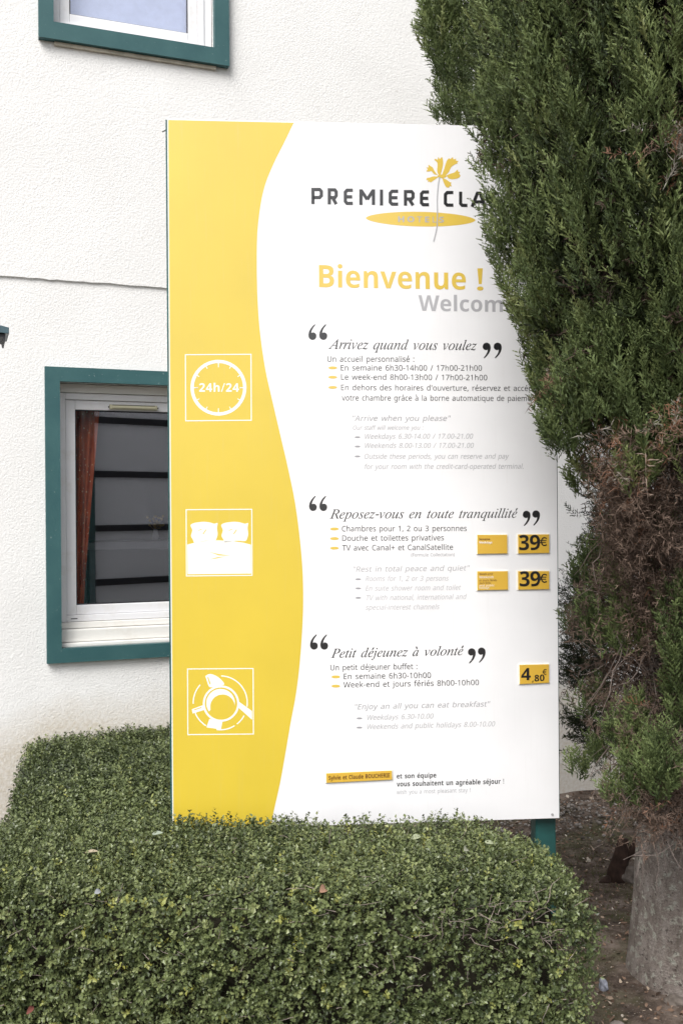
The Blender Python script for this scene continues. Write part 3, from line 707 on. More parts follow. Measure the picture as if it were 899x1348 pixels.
  '2': [193, [13, 0, 13, 35, 74, 96, 103, 127, 119, 150, 124, 172, 122, 185, 116, 194, 107, 199, 95, 201, 81, 199, 68, 194, 40, 176, 13, 209, 35, 226, 62, 238, 98, 243, 120, 241, 139, 235, 154, 224, 165, 211, 172, 196, 174, 178, 172, 159, 166, 142, 144, 110, 107, 74, 77, 45, 77, 43, 181, 43, 181, 0]],
  '3': [193, [82, -3, 45, 0, 13, 10, 13, 53, 45, 41, 77, 37, 100, 39, 115, 46, 123, 58, 126, 73, 121, 90, 114, 96, 103, 100, 68, 104, 50, 104, 50, 143, 68, 143, 102, 147, 112, 152, 118, 158, 122, 175, 120, 186, 114, 195, 103, 200, 88, 202, 72, 201, 58, 196, 37, 185, 13, 220, 46, 236, 67, 241, 91, 243, 124, 239, 150, 228, 166, 210, 172, 186, 168, 164, 157, 146, 140, 134, 120, 126, 120, 125, 145, 119, 164, 108, 175, 91, 179, 70, 176, 50, 168, 32, 155, 18, 137, 6, 112, -1]],
  '4': [193, [108, 0, 108, 50, 6, 50, 6, 85, 111, 240, 157, 240, 157, 89, 186, 89, 186, 50, 157, 50, 157, 0], [50, 89, 108, 89, 108, 130, 108, 148, 109, 169, 110, 182, 109, 182, 102, 169, 94, 155]],
  '8': [193, [96, -3, 60, 1, 34, 14, 17, 34, 12, 61, 15, 83, 25, 101, 40, 114, 58, 125, 43, 136, 30, 150, 22, 166, 19, 185, 22, 203, 30, 217, 42, 228, 58, 236, 77, 241, 96, 243, 116, 241, 134, 236, 150, 228, 162, 217, 170, 203, 173, 185, 170, 165, 160, 150, 147, 137, 130, 127, 154, 111, 173, 90, 178, 77, 180, 62, 177, 44, 169, 28, 157, 14, 140, 5, 119, -1], [96, 148, 116, 161, 123, 170, 125, 181, 123, 192, 117, 199, 107, 204, 96, 206, 84, 204, 75, 199, 69, 192, 67, 181, 69, 170, 76, 161], [95, 34, 112, 36, 124, 42, 131, 51, 133, 63, 128, 79, 114, 92, 98, 102, 94, 104, 69, 87, 61, 77, 59, 64, 61, 52, 68, 42, 79, 36]],
  '9': [193, [60, -3, 43, -3, 28, -1, 28, 40, 42, 37, 56, 36, 83, 39, 103, 46, 116, 57, 126, 72, 131, 90, 133, 111, 131, 111, 113, 91, 98, 85, 78, 83, 51, 88, 29, 103, 15, 127, 11, 159, 16, 194, 33, 220, 59, 237, 92, 242, 116, 240, 137, 231, 154, 217, 168, 197, 177, 170, 180, 137, 177, 97, 166, 58, 157, 41, 145, 26, 130, 14, 111, 5, 87, -1], [92, 122, 112, 127, 125, 140, 130, 155, 126, 177, 113, 195, 104, 200, 93, 202, 80, 199, 69, 192, 62, 179, 60, 160, 62, 144, 68, 132, 78, 125]],
  'B': [226, [30, 0, 30, 240, 105, 240, 147, 236, 177, 226, 196, 208, 202, 179, 199, 160, 192, 144, 181, 133, 165, 127, 165, 126, 187, 117, 195, 110, 202, 100, 206, 86, 208, 70, 202, 40, 184, 18, 156, 5, 120, 0], [81, 145, 110, 145, 129, 146, 141, 152, 148, 160, 150, 172, 147, 184, 140, 192, 127, 197, 108, 198, 81, 198], [81, 42, 114, 42, 134, 44, 146, 51, 153, 61, 155, 75, 153, 87, 146, 96, 133, 102, 112, 104, 81, 104]],
  'C': [214, [127, -3, 94, 0, 66, 12, 45, 30, 31, 55, 22, 85, 19, 120, 23, 154, 33, 184, 49, 209, 71, 227, 99, 239, 132, 243, 168, 239, 202, 226, 186, 185, 159, 196, 132, 201, 106, 195, 87, 179, 76, 153, 72, 119, 75, 85, 86, 60, 105, 44, 132, 39, 161, 42, 193, 52, 193, 9, 162, 0]],
  'E': [188, [30, 0, 30, 240, 168, 240, 168, 198, 81, 198, 81, 145, 162, 145, 162, 104, 81, 104, 81, 42, 168, 42, 168, 0]],
  'H': [257, [30, 0, 30, 240, 81, 240, 81, 146, 176, 146, 176, 240, 227, 240, 227, 0, 176, 0, 176, 103, 81, 103, 81, 0]],
  'I': [131, [11, 0, 11, 29, 40, 42, 40, 197, 11, 211, 11, 240, 120, 240, 120, 211, 91, 197, 91, 42, 120, 29, 120, 0]],
  'O': [268, [134, -3, 98, 1, 69, 12, 47, 31, 32, 55, 23, 86, 19, 121, 23, 155, 32, 185, 47, 210, 69, 228, 98, 240, 134, 243, 169, 240, 198, 228, 220, 210, 236, 185, 245, 155, 248, 120, 245, 85, 236, 55, 220, 31, 198, 12, 169, 1], [134, 39, 162, 45, 180, 61, 191, 87, 194, 120, 191, 154, 180, 180, 162, 196, 134, 201, 106, 196, 87, 180, 76, 154, 73, 120, 76, 87, 87, 61, 106, 45]],
  'R': [222, [30, 0, 30, 240, 100, 240, 143, 235, 172, 222, 190, 200, 196, 168, 194, 152, 190, 139, 173, 118, 151, 104, 222, 0, 165, 0, 108, 92, 81, 92, 81, 0], [81, 133, 97, 133, 119, 135, 133, 142, 142, 152, 144, 167, 141, 181, 133, 191, 118, 196, 96, 198, 81, 198]],
  'S': [185, [83, -3, 47, 0, 15, 11, 15, 58, 51, 45, 69, 40, 87, 39, 103, 40, 114, 46, 120, 54, 122, 64, 119, 76, 108, 86, 75, 103, 57, 113, 38, 127, 24, 147, 20, 160, 18, 175, 24, 204, 40, 225, 66, 239, 99, 243, 135, 239, 171, 226, 154, 187, 125, 197, 98, 201, 85, 199, 76, 194, 70, 186, 68, 177, 71, 165, 79, 156, 113, 138, 145, 120, 156, 110, 165, 98, 170, 84, 172, 66, 166, 38, 149, 16, 121, 1]],
  'U': [254, [126, -3, 84, 3, 53, 21, 35, 49, 29, 85, 29, 240, 79, 240, 79, 93, 82, 68, 91, 51, 106, 42, 127, 39, 149, 43, 163, 52, 172, 69, 175, 93, 175, 240, 225, 240, 225, 85, 223, 61, 214, 40, 201, 22, 181, 8, 157, 0]],
  'W': [325, [61, 0, 0, 240, 50, 240, 81, 109, 85, 89, 89, 66, 92, 46, 95, 66, 100, 88, 103, 105, 138, 240, 186, 240, 221, 105, 225, 89, 229, 66, 232, 46, 235, 66, 240, 89, 244, 109, 275, 240, 325, 240, 264, 0, 206, 0, 173, 126, 171, 137, 167, 153, 164, 170, 162, 182, 160, 170, 157, 153, 154, 137, 151, 126, 119, 0]],
  'a': [203, [71, -3, 48, 0, 30, 11, 18, 29, 14, 55, 19, 80, 35, 98, 60, 109, 96, 113, 128, 114, 128, 122, 126, 135, 120, 143, 111, 148, 99, 150, 73, 146, 48, 137, 31, 171, 64, 183, 101, 187, 134, 183, 158, 171, 173, 151, 178, 122, 178, 0, 143, 0, 133, 25, 132, 25, 120, 12, 107, 3, 91, -2], [90, 33, 105, 36, 117, 43, 125, 54, 128, 70, 128, 85, 108, 84, 88, 82, 75, 76, 68, 66, 65, 54, 67, 45, 72, 38]],
  'b': [213, [127, -3, 109, -2, 95, 4, 76, 20, 73, 20, 64, 0, 26, 0, 26, 255, 76, 255, 76, 196, 76, 175, 74, 160, 76, 160, 85, 170, 96, 179, 110, 185, 128, 187, 156, 181, 178, 163, 193, 133, 197, 92, 193, 51, 178, 21, 155, 3], [113, 37, 127, 41, 137, 52, 144, 69, 146, 93, 144, 116, 137, 133, 126, 143, 112, 147, 96, 144, 85, 135, 79, 119, 76, 98, 76, 92, 78, 69, 84, 52, 95, 41]],
  'c': [173, [101, -3, 64, 2, 37, 19, 21, 48, 15, 91, 18, 121, 27, 145, 40, 164, 58, 177, 80, 184, 105, 187, 138, 183, 162, 174, 147, 136, 125, 143, 105, 146, 88, 143, 76, 133, 69, 115, 66, 91, 69, 67, 76, 50, 89, 41, 105, 37, 133, 41, 156, 53, 156, 10, 132, 0]],
  'd': [213, [84, -3, 57, 3, 34, 21, 20, 50, 15, 91, 20, 133, 35, 163, 57, 181, 86, 187, 104, 185, 118, 179, 130, 170, 138, 160, 140, 160, 138, 175, 136, 196, 136, 255, 186, 255, 186, 0, 148, 0, 138, 24, 136, 24, 128, 13, 117, 5, 102, -1], [102, 37, 119, 40, 131, 49, 137, 64, 140, 86, 140, 91, 138, 115, 131, 132, 120, 143, 101, 146, 86, 143, 75, 132, 68, 114, 66, 91, 68, 67, 75, 50, 87, 40]],
  'e': [199, [109, -3, 83, -1, 60, 7, 42, 20, 27, 38, 18, 61, 15, 90, 18, 120, 26, 144, 39, 163, 56, 176, 77, 184, 102, 187, 136, 181, 162, 165, 178, 139, 184, 103, 184, 79, 66, 79, 69, 60, 78, 46, 93, 37, 111, 34, 144, 37, 174, 48, 174, 10, 145, 0], [67, 112, 137, 112, 135, 128, 128, 140, 118, 148, 102, 151, 89, 149, 78, 142, 70, 130]],
  'g': [213, [95, -81, 59, -78, 26, -70, 26, -30, 61, -40, 98, -44, 115, -41, 127, -34, 134, -21, 136, -2, 136, 1, 137, 13, 138, 24, 136, 24, 126, 11, 114, 3, 100, -2, 84, -3, 55, 3, 33, 22, 20, 52, 15, 91, 20, 131, 34, 162, 56, 180, 86, 187, 116, 180, 139, 160, 140, 160, 144, 183, 186, 183, 186, 0, 181, -35, 163, -60, 134, -75], [102, 36, 119, 39, 130, 47, 137, 62, 140, 85, 140, 91, 137, 116, 131, 133, 119, 143, 101, 146, 86, 143, 75, 132, 68, 115, 66, 91, 68, 67, 75, 50, 86, 39]],
  'h': [221, [26, 0, 26, 255, 76, 255, 76, 203, 75, 177, 74, 160, 77, 160, 87, 172, 99, 180, 114, 185, 130, 187, 157, 183, 177, 171, 191, 150, 195, 120, 195, 0, 145, 0, 145, 107, 144, 124, 138, 137, 129, 144, 116, 147, 97, 143, 85, 131, 78, 112, 76, 86, 76, 0]],
  'i': [103, [51, 206, 41, 208, 32, 212, 26, 219, 24, 231, 26, 243, 32, 250, 51, 255, 71, 250, 77, 243, 79, 231, 77, 219, 71, 212], [26, 0, 26, 183, 76, 183, 76, 0]],
  'j': [103, [51, 206, 41, 208, 32, 212, 26, 219, 24, 231, 26, 243, 32, 250, 51, 255, 71, 250, 77, 243, 79, 231, 77, 219, 71, 212], [11, -81, -6, -79, -21, -77, -21, -37, -10, -39, 2, -40, 11, -39, 19, -35, 24, -26, 26, -12, 26, 183, 76, 183, 76, -20, 75, -36, 70, -50, 61, -63, 49, -72, 33, -79]],
  'k': [209, [26, 0, 26, 255, 76, 255, 76, 141, 75, 120, 74, 100, 85, 114, 96, 128, 147, 183, 204, 183, 131, 104, 208, 0, 150, 0, 98, 74, 76, 57, 76, 0]],
  'l': [103, [26, 0, 26, 255, 76, 255, 76, 0]],
  'm': [330, [26, 0, 26, 183, 64, 183, 71, 160, 74, 160, 84, 172, 97, 180, 112, 185, 127, 187, 146, 185, 162, 180, 174, 172, 183, 160, 187, 160, 197, 172, 211, 180, 226, 185, 241, 187, 269, 183, 289, 171, 301, 150, 305, 120, 305, 0, 255, 0, 255, 107, 253, 124, 248, 137, 239, 144, 227, 147, 210, 143, 199, 133, 192, 115, 190, 92, 190, 0, 140, 0, 140, 107, 139, 124, 133, 137, 125, 144, 113, 147, 95, 143, 84, 131, 78, 112, 76, 86, 76, 0]],
  'n': [221, [26, 0, 26, 183, 64, 183, 71, 160, 74, 160, 84, 172, 98, 180, 114, 185, 130, 187, 157, 183, 178, 171, 191, 150, 195, 120, 195, 0, 145, 0, 145, 107, 144, 124, 138, 137, 129, 144, 116, 147, 97, 143, 85, 131, 78, 112, 76, 86, 76, 0]],
  'o': [208, [103, -3, 79, -1, 58, 8, 40, 21, 27, 40, 18, 64, 15, 92, 21, 132, 39, 162, 67, 181, 104, 187, 129, 184, 150, 176, 168, 162, 181, 144, 190, 120, 193, 92, 187, 52, 169, 21, 140, 3], [104, 37, 121, 40, 133, 51, 139, 68, 142, 92, 139, 116, 133, 133, 121, 143, 104, 146, 87, 143, 75, 133, 68, 116, 66, 92, 68, 68, 75, 51, 87, 40]],
  'p': [213, [26, -81, 26, 183, 67, 183, 74, 160, 76, 160, 96, 179, 110, 185, 128, 187, 156, 181, 178, 163, 193, 133, 197, 92, 192, 51, 178, 21, 155, 3, 127, -3, 109, -2, 95, 4, 76, 20, 74, 20, 76, -7, 76, -81], [113, 37, 128, 41, 138, 52, 144, 69, 146, 93, 144, 116, 138, 133, 127, 143, 112, 147, 96, 144, 85, 135, 79, 119, 76, 98, 76, 92, 78, 69, 84, 52, 95, 41]],
  'q': [213, [136, -81, 136, -4, 138, 24, 136, 24, 128, 13, 117, 5, 103, -1, 84, -3, 56, 3, 34, 21, 20, 50, 15, 91, 20, 133, 35, 163, 57, 181, 85, 187, 104, 185, 118, 179, 129, 170, 138, 160, 140, 160, 144, 183, 186, 183, 186, -81], [102, 36, 120, 39, 131, 48, 137, 64, 140, 85, 140, 91, 138, 115, 131, 132, 120, 143, 101, 146, 86, 143, 75, 132, 68, 114, 66, 91, 68, 67, 75, 50, 86, 39]],
  'r': [153, [26, 0, 26, 183, 64, 183, 72, 152, 74, 152, 83, 166, 96, 177, 111, 184, 129, 187, 137, 186, 145, 185, 142, 138, 135, 140, 127, 140, 102, 135, 92, 130, 83, 121, 78, 109, 76, 93, 76, 0]],
  's': [167, [76, -3, 43, -1, 15, 7, 15, 49, 47, 38, 78, 33, 90, 34, 99, 38, 103, 43, 105, 49, 102, 57, 91, 66, 65, 78, 37, 93, 27, 100, 20, 110, 16, 122, 15, 136, 20, 158, 35, 174, 58, 184, 88, 187, 120, 183, 152, 172, 137, 136, 111, 146, 87, 150, 70, 147, 65, 138, 68, 130, 79, 122, 103, 111, 130, 98, 140, 90, 148, 81, 153, 69, 154, 54, 149, 30, 134, 12, 110, 0]],
  't': [146, [89, -3, 60, 2, 48, 9, 39, 21, 33, 36, 32, 57, 32, 146, 8, 146, 8, 167, 35, 184, 50, 222, 82, 222, 82, 183, 133, 183, 133, 146, 82, 146, 82, 57, 83, 48, 88, 42, 95, 38, 103, 37, 120, 38, 135, 42, 135, 5, 115, -1]],
  'u': [221, [90, -3, 64, 1, 43, 13, 30, 33, 25, 64, 25, 183, 75, 183, 75, 76, 77, 59, 82, 47, 91, 39, 105, 37, 124, 41, 136, 52, 142, 71, 144, 97, 144, 183, 194, 183, 194, 0, 156, 0, 149, 24, 147, 24, 136, 11, 123, 3, 107, -2]],
  'v': [192, [70, 0, 0, 183, 52, 183, 88, 79, 93, 59, 95, 41, 96, 41, 103, 79, 139, 183, 191, 183, 121, 0]],
  'y': [192, [37, -81, 22, -80, 11, -78, 11, -38, 20, -40, 31, -40, 45, -38, 56, -31, 64, -20, 70, -8, 73, 1, 0, 183, 55, 183, 89, 80, 93, 65, 95, 48, 96, 48, 99, 65, 103, 80, 137, 183, 191, 183, 113, -24, 101, -48, 83, -66, 62, -77]],
  'é': [202, [32, 0, 32, 240, 170, 240, 170, 0], [49, 17, 153, 17, 153, 223, 49, 223]],
 },
 'I': {
  ' ': [130, ],
  '-': [109, [13, 77, 13, 103, 95, 103, 95, 77]],
  'A': [232, [-42, 0, -41, 6, -20, 12, 0, 28, 54, 91, 178, 237, 185, 237, 176, 29, 178, 19, 183, 12, 192, 8, 206, 6, 204, 0, 110, 0, 112, 6, 115, 6, 128, 8, 136, 13, 141, 23, 143, 39, 144, 79, 66, 79, 58, 75, 33, 45, 20, 28, 16, 18, 17, 12, 21, 9, 39, 6, 38, 0], [72, 91, 145, 91, 149, 183]],
  'P': [202, [-17, 0, -15, 7, -13, 7, 0, 8, 9, 12, 16, 21, 21, 36, 63, 192, 66, 210, 64, 217, 60, 222, 41, 226, 42, 232, 134, 232, 164, 229, 187, 219, 200, 203, 204, 180, 201, 161, 193, 145, 179, 131, 160, 120, 137, 113, 110, 111, 80, 111, 74, 107, 54, 32, 53, 28, 52, 23, 54, 15, 59, 10, 83, 7, 81, 0], [96, 121, 127, 125, 149, 137, 162, 157, 166, 182, 164, 200, 155, 213, 142, 220, 122, 222, 108, 219, 99, 202, 80, 132, 80, 126, 82, 122]],
  'R': [226, [-17, 0, -15, 7, -13, 7, 0, 8, 10, 13, 16, 22, 21, 36, 63, 192, 66, 210, 64, 217, 60, 222, 41, 226, 42, 232, 141, 232, 172, 229, 194, 219, 207, 203, 212, 182, 207, 160, 195, 142, 174, 128, 145, 118, 176, 43, 191, 15, 199, 9, 210, 7, 211, 7, 209, 0, 157, 0, 110, 114, 103, 114, 88, 115, 76, 116, 57, 44, 53, 23, 55, 15, 59, 10, 77, 6, 81, 6, 79, 0], [101, 125, 132, 129, 155, 140, 169, 158, 173, 182, 170, 199, 161, 211, 146, 219, 126, 221, 112, 220, 104, 214, 99, 199, 79, 126, 89, 125]],
  'a': [171, [25, -4, 13, -2, 4, 5, -1, 17, -3, 32, 0, 60, 9, 88, 25, 114, 45, 137, 68, 153, 92, 158, 108, 154, 116, 140, 121, 154, 146, 154, 116, 45, 111, 22, 112, 19, 117, 17, 126, 23, 141, 40, 146, 36, 120, 6, 98, -4, 87, 0, 84, 11, 95, 59, 77, 31, 60, 12, 43, 0], [41, 16, 49, 18, 58, 24, 76, 43, 93, 71, 105, 101, 109, 129, 105, 144, 92, 149, 77, 145, 62, 133, 48, 113, 37, 88, 29, 61, 27, 37, 30, 21]],
  'd': [178, [31, -4, 16, -1, 5, 7, -2, 20, -4, 37, -3, 53, 3, 72, 22, 109, 50, 139, 73, 154, 96, 158, 112, 155, 121, 147, 136, 208, 137, 213, 138, 218, 134, 225, 122, 227, 117, 227, 118, 234, 153, 239, 169, 243, 172, 240, 172, 237, 171, 234, 120, 40, 118, 30, 117, 22, 119, 17, 125, 15, 136, 21, 153, 40, 158, 36, 131, 6, 120, -2, 108, -4, 96, 0, 91, 13, 101, 56, 83, 29, 66, 11, 49, 0], [45, 14, 54, 16, 64, 22, 83, 43, 99, 71, 111, 102, 116, 130, 111, 145, 106, 149, 99, 150, 83, 146, 66, 134, 51, 115, 38, 89, 29, 62, 26, 39, 27, 28, 31, 20, 37, 15]],
  'e': [144, [44, -3, 25, 0, 10, 10, 1, 27, -2, 49, 0, 66, 5, 83, 23, 115, 50, 142, 74, 154, 98, 158, 111, 157, 121, 152, 127, 144, 129, 133, 123, 113, 104, 95, 73, 80, 31, 71, 29, 59, 28, 49, 30, 33, 36, 22, 46, 15, 59, 13, 84, 20, 110, 41, 116, 36, 99, 18, 82, 6, 64, -1], [32, 79, 62, 86, 84, 99, 98, 116, 102, 136, 99, 146, 90, 149, 79, 147, 68, 140, 48, 115]],
  'i': [89, [61, 197, 49, 202, 44, 214, 49, 226, 61, 231, 73, 226, 79, 214, 74, 202], [16, -4, 4, 1, 0, 14, 2, 27, 6, 43, 28, 121, 29, 127, 30, 132, 29, 138, 25, 141, 9, 144, 10, 149, 32, 152, 48, 155, 62, 158, 65, 154, 65, 151, 64, 148, 32, 39, 29, 26, 31, 19, 36, 16, 48, 23, 65, 42, 70, 37, 42, 6]],
  'j': [87, [62, 197, 50, 202, 45, 214, 50, 226, 62, 231, 74, 226, 80, 214, 75, 202], [-25, -77, -34, -75, -42, -70, -47, -64, -48, -55, -45, -45, -36, -42, -28, -45, -25, -54, -25, -58, -26, -63, -24, -66, -21, -67, -14, -62, -6, -44, 3, -13, 12, 34, 31, 124, 31, 128, 31, 132, 28, 141, 9, 144, 11, 150, 30, 152, 45, 155, 59, 158, 62, 157, 63, 153, 37, 29, 25, -18, 10, -50, -6, -70]],
  'l': [87, [16, -4, 4, 1, -1, 13, 1, 27, 7, 50, 49, 206, 51, 216, 50, 223, 46, 227, 29, 229, 30, 235, 52, 238, 67, 241, 82, 243, 86, 240, 84, 233, 31, 42, 28, 25, 29, 19, 34, 17, 45, 23, 61, 41, 66, 36, 52, 18, 39, 6, 26, -1]],
  'n': [182, [111, -4, 99, 0, 94, 14, 108, 70, 121, 127, 119, 135, 112, 137, 98, 132, 80, 116, 61, 95, 46, 71, 34, 41, 21, 0, -6, 0, 27, 110, 31, 131, 27, 140, 11, 142, 9, 142, 10, 148, 34, 152, 50, 155, 65, 158, 66, 157, 66, 154, 46, 89, 71, 119, 94, 141, 115, 153, 132, 157, 146, 153, 151, 139, 150, 126, 146, 111, 127, 44, 124, 32, 123, 25, 124, 19, 130, 17, 141, 24, 156, 45, 161, 41, 137, 7]],
  'o': [176, [53, -4, 30, 0, 13, 11, 2, 28, -2, 51, 0, 70, 7, 89, 17, 107, 31, 124, 47, 138, 64, 149, 82, 156, 101, 158, 124, 154, 142, 143, 153, 126, 157, 103, 155, 86, 150, 69, 130, 37, 102, 11, 78, 0], [56, 6, 70, 8, 83, 16, 95, 28, 106, 43, 121, 78, 127, 113, 120, 140, 99, 149, 82, 146, 66, 134, 51, 115, 39, 92, 31, 66, 28, 42, 30, 26, 35, 15, 44, 8]],
  'p': [171, [-48, -75, -46, -69, -33, -67, -24, -63, -19, -55, -14, -43, 27, 118, 29, 125, 30, 131, 29, 137, 26, 140, 8, 143, 10, 149, 31, 151, 47, 154, 62, 158, 65, 155, 64, 149, 56, 125, 84, 150, 113, 158, 130, 155, 143, 146, 151, 132, 154, 113, 152, 93, 145, 72, 135, 53, 122, 34, 106, 19, 89, 7, 70, -1, 50, -4, 36, -2, 25, 3, 15, -41, 11, -57, 13, -62, 18, -66, 38, -69, 37, -75], [50, 5, 64, 7, 78, 15, 90, 26, 101, 41, 118, 77, 124, 114, 122, 126, 118, 135, 110, 141, 100, 143, 83, 139, 68, 126, 55, 107, 46, 81, 33, 32, 32, 26, 31, 20, 36, 8]],
  'q': [170, [40, -75, 42, -69, 60, -67, 69, -60, 76, -41, 102, 53, 84, 28, 66, 11, 47, 0, 29, -3, 14, 0, 4, 8, -3, 21, -5, 39, -3, 58, 3, 77, 23, 113, 37, 128, 52, 141, 75, 154, 97, 158, 117, 153, 127, 138, 132, 154, 157, 154, 105, -35, 102, -49, 101, -56, 102, -62, 106, -66, 123, -69, 126, -69, 126, -75], [45, 15, 59, 18, 74, 28, 89, 46, 104, 73, 116, 100, 120, 124, 118, 134, 114, 142, 108, 147, 99, 149, 87, 147, 76, 140, 53, 117, 36, 87, 28, 63, 26, 41, 27, 30, 31, 21, 37, 16]],
  'r': [112, [-6, 0, 23, 104, 28, 130, 27, 136, 23, 139, 6, 142, 7, 148, 30, 152, 45, 155, 59, 158, 62, 157, 62, 154, 45, 90, 79, 141, 104, 158, 115, 154, 119, 141, 117, 133, 113, 126, 107, 122, 100, 120, 90, 124, 85, 134, 48, 79, 20, 0]],
  's': [125, [39, -4, 16, 0, 3, 3, -2, 2, -4, -2, -11, -2, -4, 53, 2, 53, 5, 32, 12, 17, 22, 8, 36, 5, 46, 7, 55, 13, 61, 22, 63, 34, 60, 47, 52, 60, 42, 73, 32, 87, 23, 103, 20, 119, 23, 134, 32, 147, 45, 155, 61, 158, 83, 155, 97, 151, 102, 153, 104, 157, 110, 157, 103, 107, 98, 107, 87, 139, 65, 149, 57, 148, 51, 144, 47, 138, 45, 130, 48, 118, 58, 104, 68, 91, 78, 77, 86, 61, 90, 44, 88, 32, 83, 20, 75, 10, 65, 3, 53, -2]],
  't': [94, [16, -4, 4, 0, 0, 13, 1, 22, 3, 31, 33, 141, 10, 141, 11, 148, 41, 163, 68, 196, 76, 196, 63, 152, 91, 152, 89, 141, 60, 141, 33, 39, 30, 22, 31, 17, 36, 15, 47, 21, 62, 40, 67, 34, 41, 5]],
  'u': [182, [23, -4, 14, -3, 7, 2, 3, 9, 2, 19, 4, 34, 9, 58, 25, 114, 27, 123, 28, 133, 27, 138, 23, 142, 7, 144, 8, 150, 30, 153, 45, 155, 59, 158, 64, 156, 63, 152, 62, 148, 35, 53, 31, 37, 30, 27, 32, 19, 40, 16, 50, 19, 62, 27, 88, 57, 113, 102, 131, 154, 157, 154, 128, 46, 123, 24, 125, 18, 130, 16, 142, 23, 157, 42, 162, 37, 137, 6, 111, -4, 99, 0, 94, 13, 99, 41, 110, 77, 85, 41, 63, 16, 43, 1]],
  'v': [149, [31, -4, 25, 85, 22, 116, 18, 133, 11, 140, 0, 143, -3, 143, -2, 149, 14, 152, 26, 155, 34, 157, 40, 158, 47, 142, 51, 94, 55, 29, 82, 58, 102, 85, 116, 106, 120, 120, 116, 127, 108, 135, 104, 144, 109, 155, 120, 158, 127, 157, 132, 153, 136, 137, 122, 98, 80, 43, 38, -4]],
  'z': [133, [72, -4, 57, -3, 38, 2, 6, 8, -3, 6, -13, -1, -15, -2, -17, -2, -21, 1, -16, 9, 94, 130, 75, 128, 53, 132, 35, 135, 22, 132, 13, 119, 8, 122, 20, 149, 28, 155, 37, 157, 52, 156, 70, 153, 88, 149, 99, 148, 116, 153, 125, 158, 129, 154, 128, 151, 125, 147, 13, 25, 33, 27, 57, 24, 79, 20, 94, 26, 105, 43, 110, 40, 99, 12, 87, -1]],
 },
}

# ================================================================ WELCOME SIGN
sign = empty('welcome_sign', tuple(SC), SIGN_YAW)
tag(sign, 'large white and yellow hotel welcome board on green posts standing behind the clipped hedge', 'sign')
uL = (on_sign(218.5, 157)[0] + on_sign(229, 1068)[0]) / 2
uR = (on_sign(733, 560)[0] + on_sign(735, 1077)[0]) / 2
vT = (on_sign(218.5, 157)[1] + on_sign(575, 163.5)[1]) / 2
vB = on_sign(735, 1077)[1]
print('sign', uL, uR, vT, vB, on_sign(229, 1068))
M_RAIL = simple('dark_rail_paint', (0.015, 0.015, 0.018), 0.6)
PXM = SC[1] / FOC                                  # metres per photograph pixel on the board
b = MB(); b.box(uL, uR, 0.0, 0.004, vB, vT)
panel = b.build('panel', M_BOARD, sign, bevel=0.0008)
b = MB()
b.box(uL - 0.006, uL + 0.03, 0.0045, 0.034, vB + 0.002, vT - 0.001); b.box(uR - 0.03, uR + 0.003, 0.0045, 0.034, vB + 0.002, vT - 0.001)
b.box(uL + 0.03, uR - 0.03, 0.0045, 0.034, vT - 0.04, vT - 0.001); b.box(uL + 0.03, uR - 0.03, 0.0045, 0.034, vB + 0.002, vB + 0.04)
b.build('back_frame', M_POST, sign)
for k in range(-1, 5):
    b = MB(); z_ = 1.155 + 0.345 * k
    b.box(uL + 0.0305, uR - 0.0305, 0.0045, 0.03, z_ - 0.02, z_ + 0.02); b.build('back_rail', M_RAIL, sign)
for (a, c) in ((uR - 0.072, uR - 0.001), (uL + 0.03, uL + 0.101)):
    b = MB(); b.box(a, c, 0.036, 0.107, -0.25, vT - 0.03)
    b.build('post', M_POST, sign, bevel=0.006)

def to_plane(o_curve, off):
    """curve drawn in x,y -> mesh standing on the board, off metres proud"""
    me = bpy.data.meshes.new_from_object(o_curve)
    for v in me.vertices:
        x, y, z = v.co; v.co = (x, -off - z, y)
    return me
def shape(name, polys, m, off=0.0003, parent=sign, thick=0.00006):
    """even-odd filled flat shape from closed outlines in board coordinates"""
    cu = bpy.data.curves.new('tmp', 'CURVE'); cu.dimensions = '2D'; cu.fill_mode = 'FRONT'; cu.extrude = thick
    for p in polys:
        if len(p) < 3: continue
        s = cu.splines.new('POLY'); s.points.add(len(p) - 1)
        s.points.foreach_set('co', np.array([(x, y, 0, 1) for x, y in p], dtype=np.float32).ravel())
        s.use_cyclic_u = True
    ob = bpy.data.objects.new('tmp', cu)
    me = to_plane(ob, off)
    bpy.data.objects.remove(ob); bpy.data.curves.remove(cu)
    me.materials.clear()
    return link(name, me, m, parent)
def pp(pts): return [on_sign(x, y) for x, y in pts]

def glyph(style, ch):
    acc = {'é': ('e', 1), 'à': ('a', -1), 'â': ('a', 1)}.get(ch)
    src = ch
    if acc: src = acc[0]
    st = style
    if src not in GLYPHS[st]: st = 'R'
    data = GLYPHS[st][src]
    adv = data[0]
    polys = [[(p[i], p[i + 1]) for i in range(0, len(p), 2)] for p in data[1:]]
    if acc and src != ch:
        xs = [q[0] for p in polys for q in p]; mx = (min(xs) + max(xs)) / 2 + (25 if style == 'I' else 0); t = max(q[1] for p in polys for q in p) + 22
        s = acc[1]
        polys.append([(mx - 12 * s, t), (mx + 14 * s, t), (mx + 48 * s, t + 62), (mx + 8 * s, t + 62)][::s])
    return adv, polys
CAP = {'R': 0, 'B': 0, 'I': 0}
for st, ch in (('R', 'E'), ('B', 'B'), ('I', 'A')):
    CAP[st] = max(q[1] for p in glyph(st, ch)[1] for q in p)
print('caps', CAP)
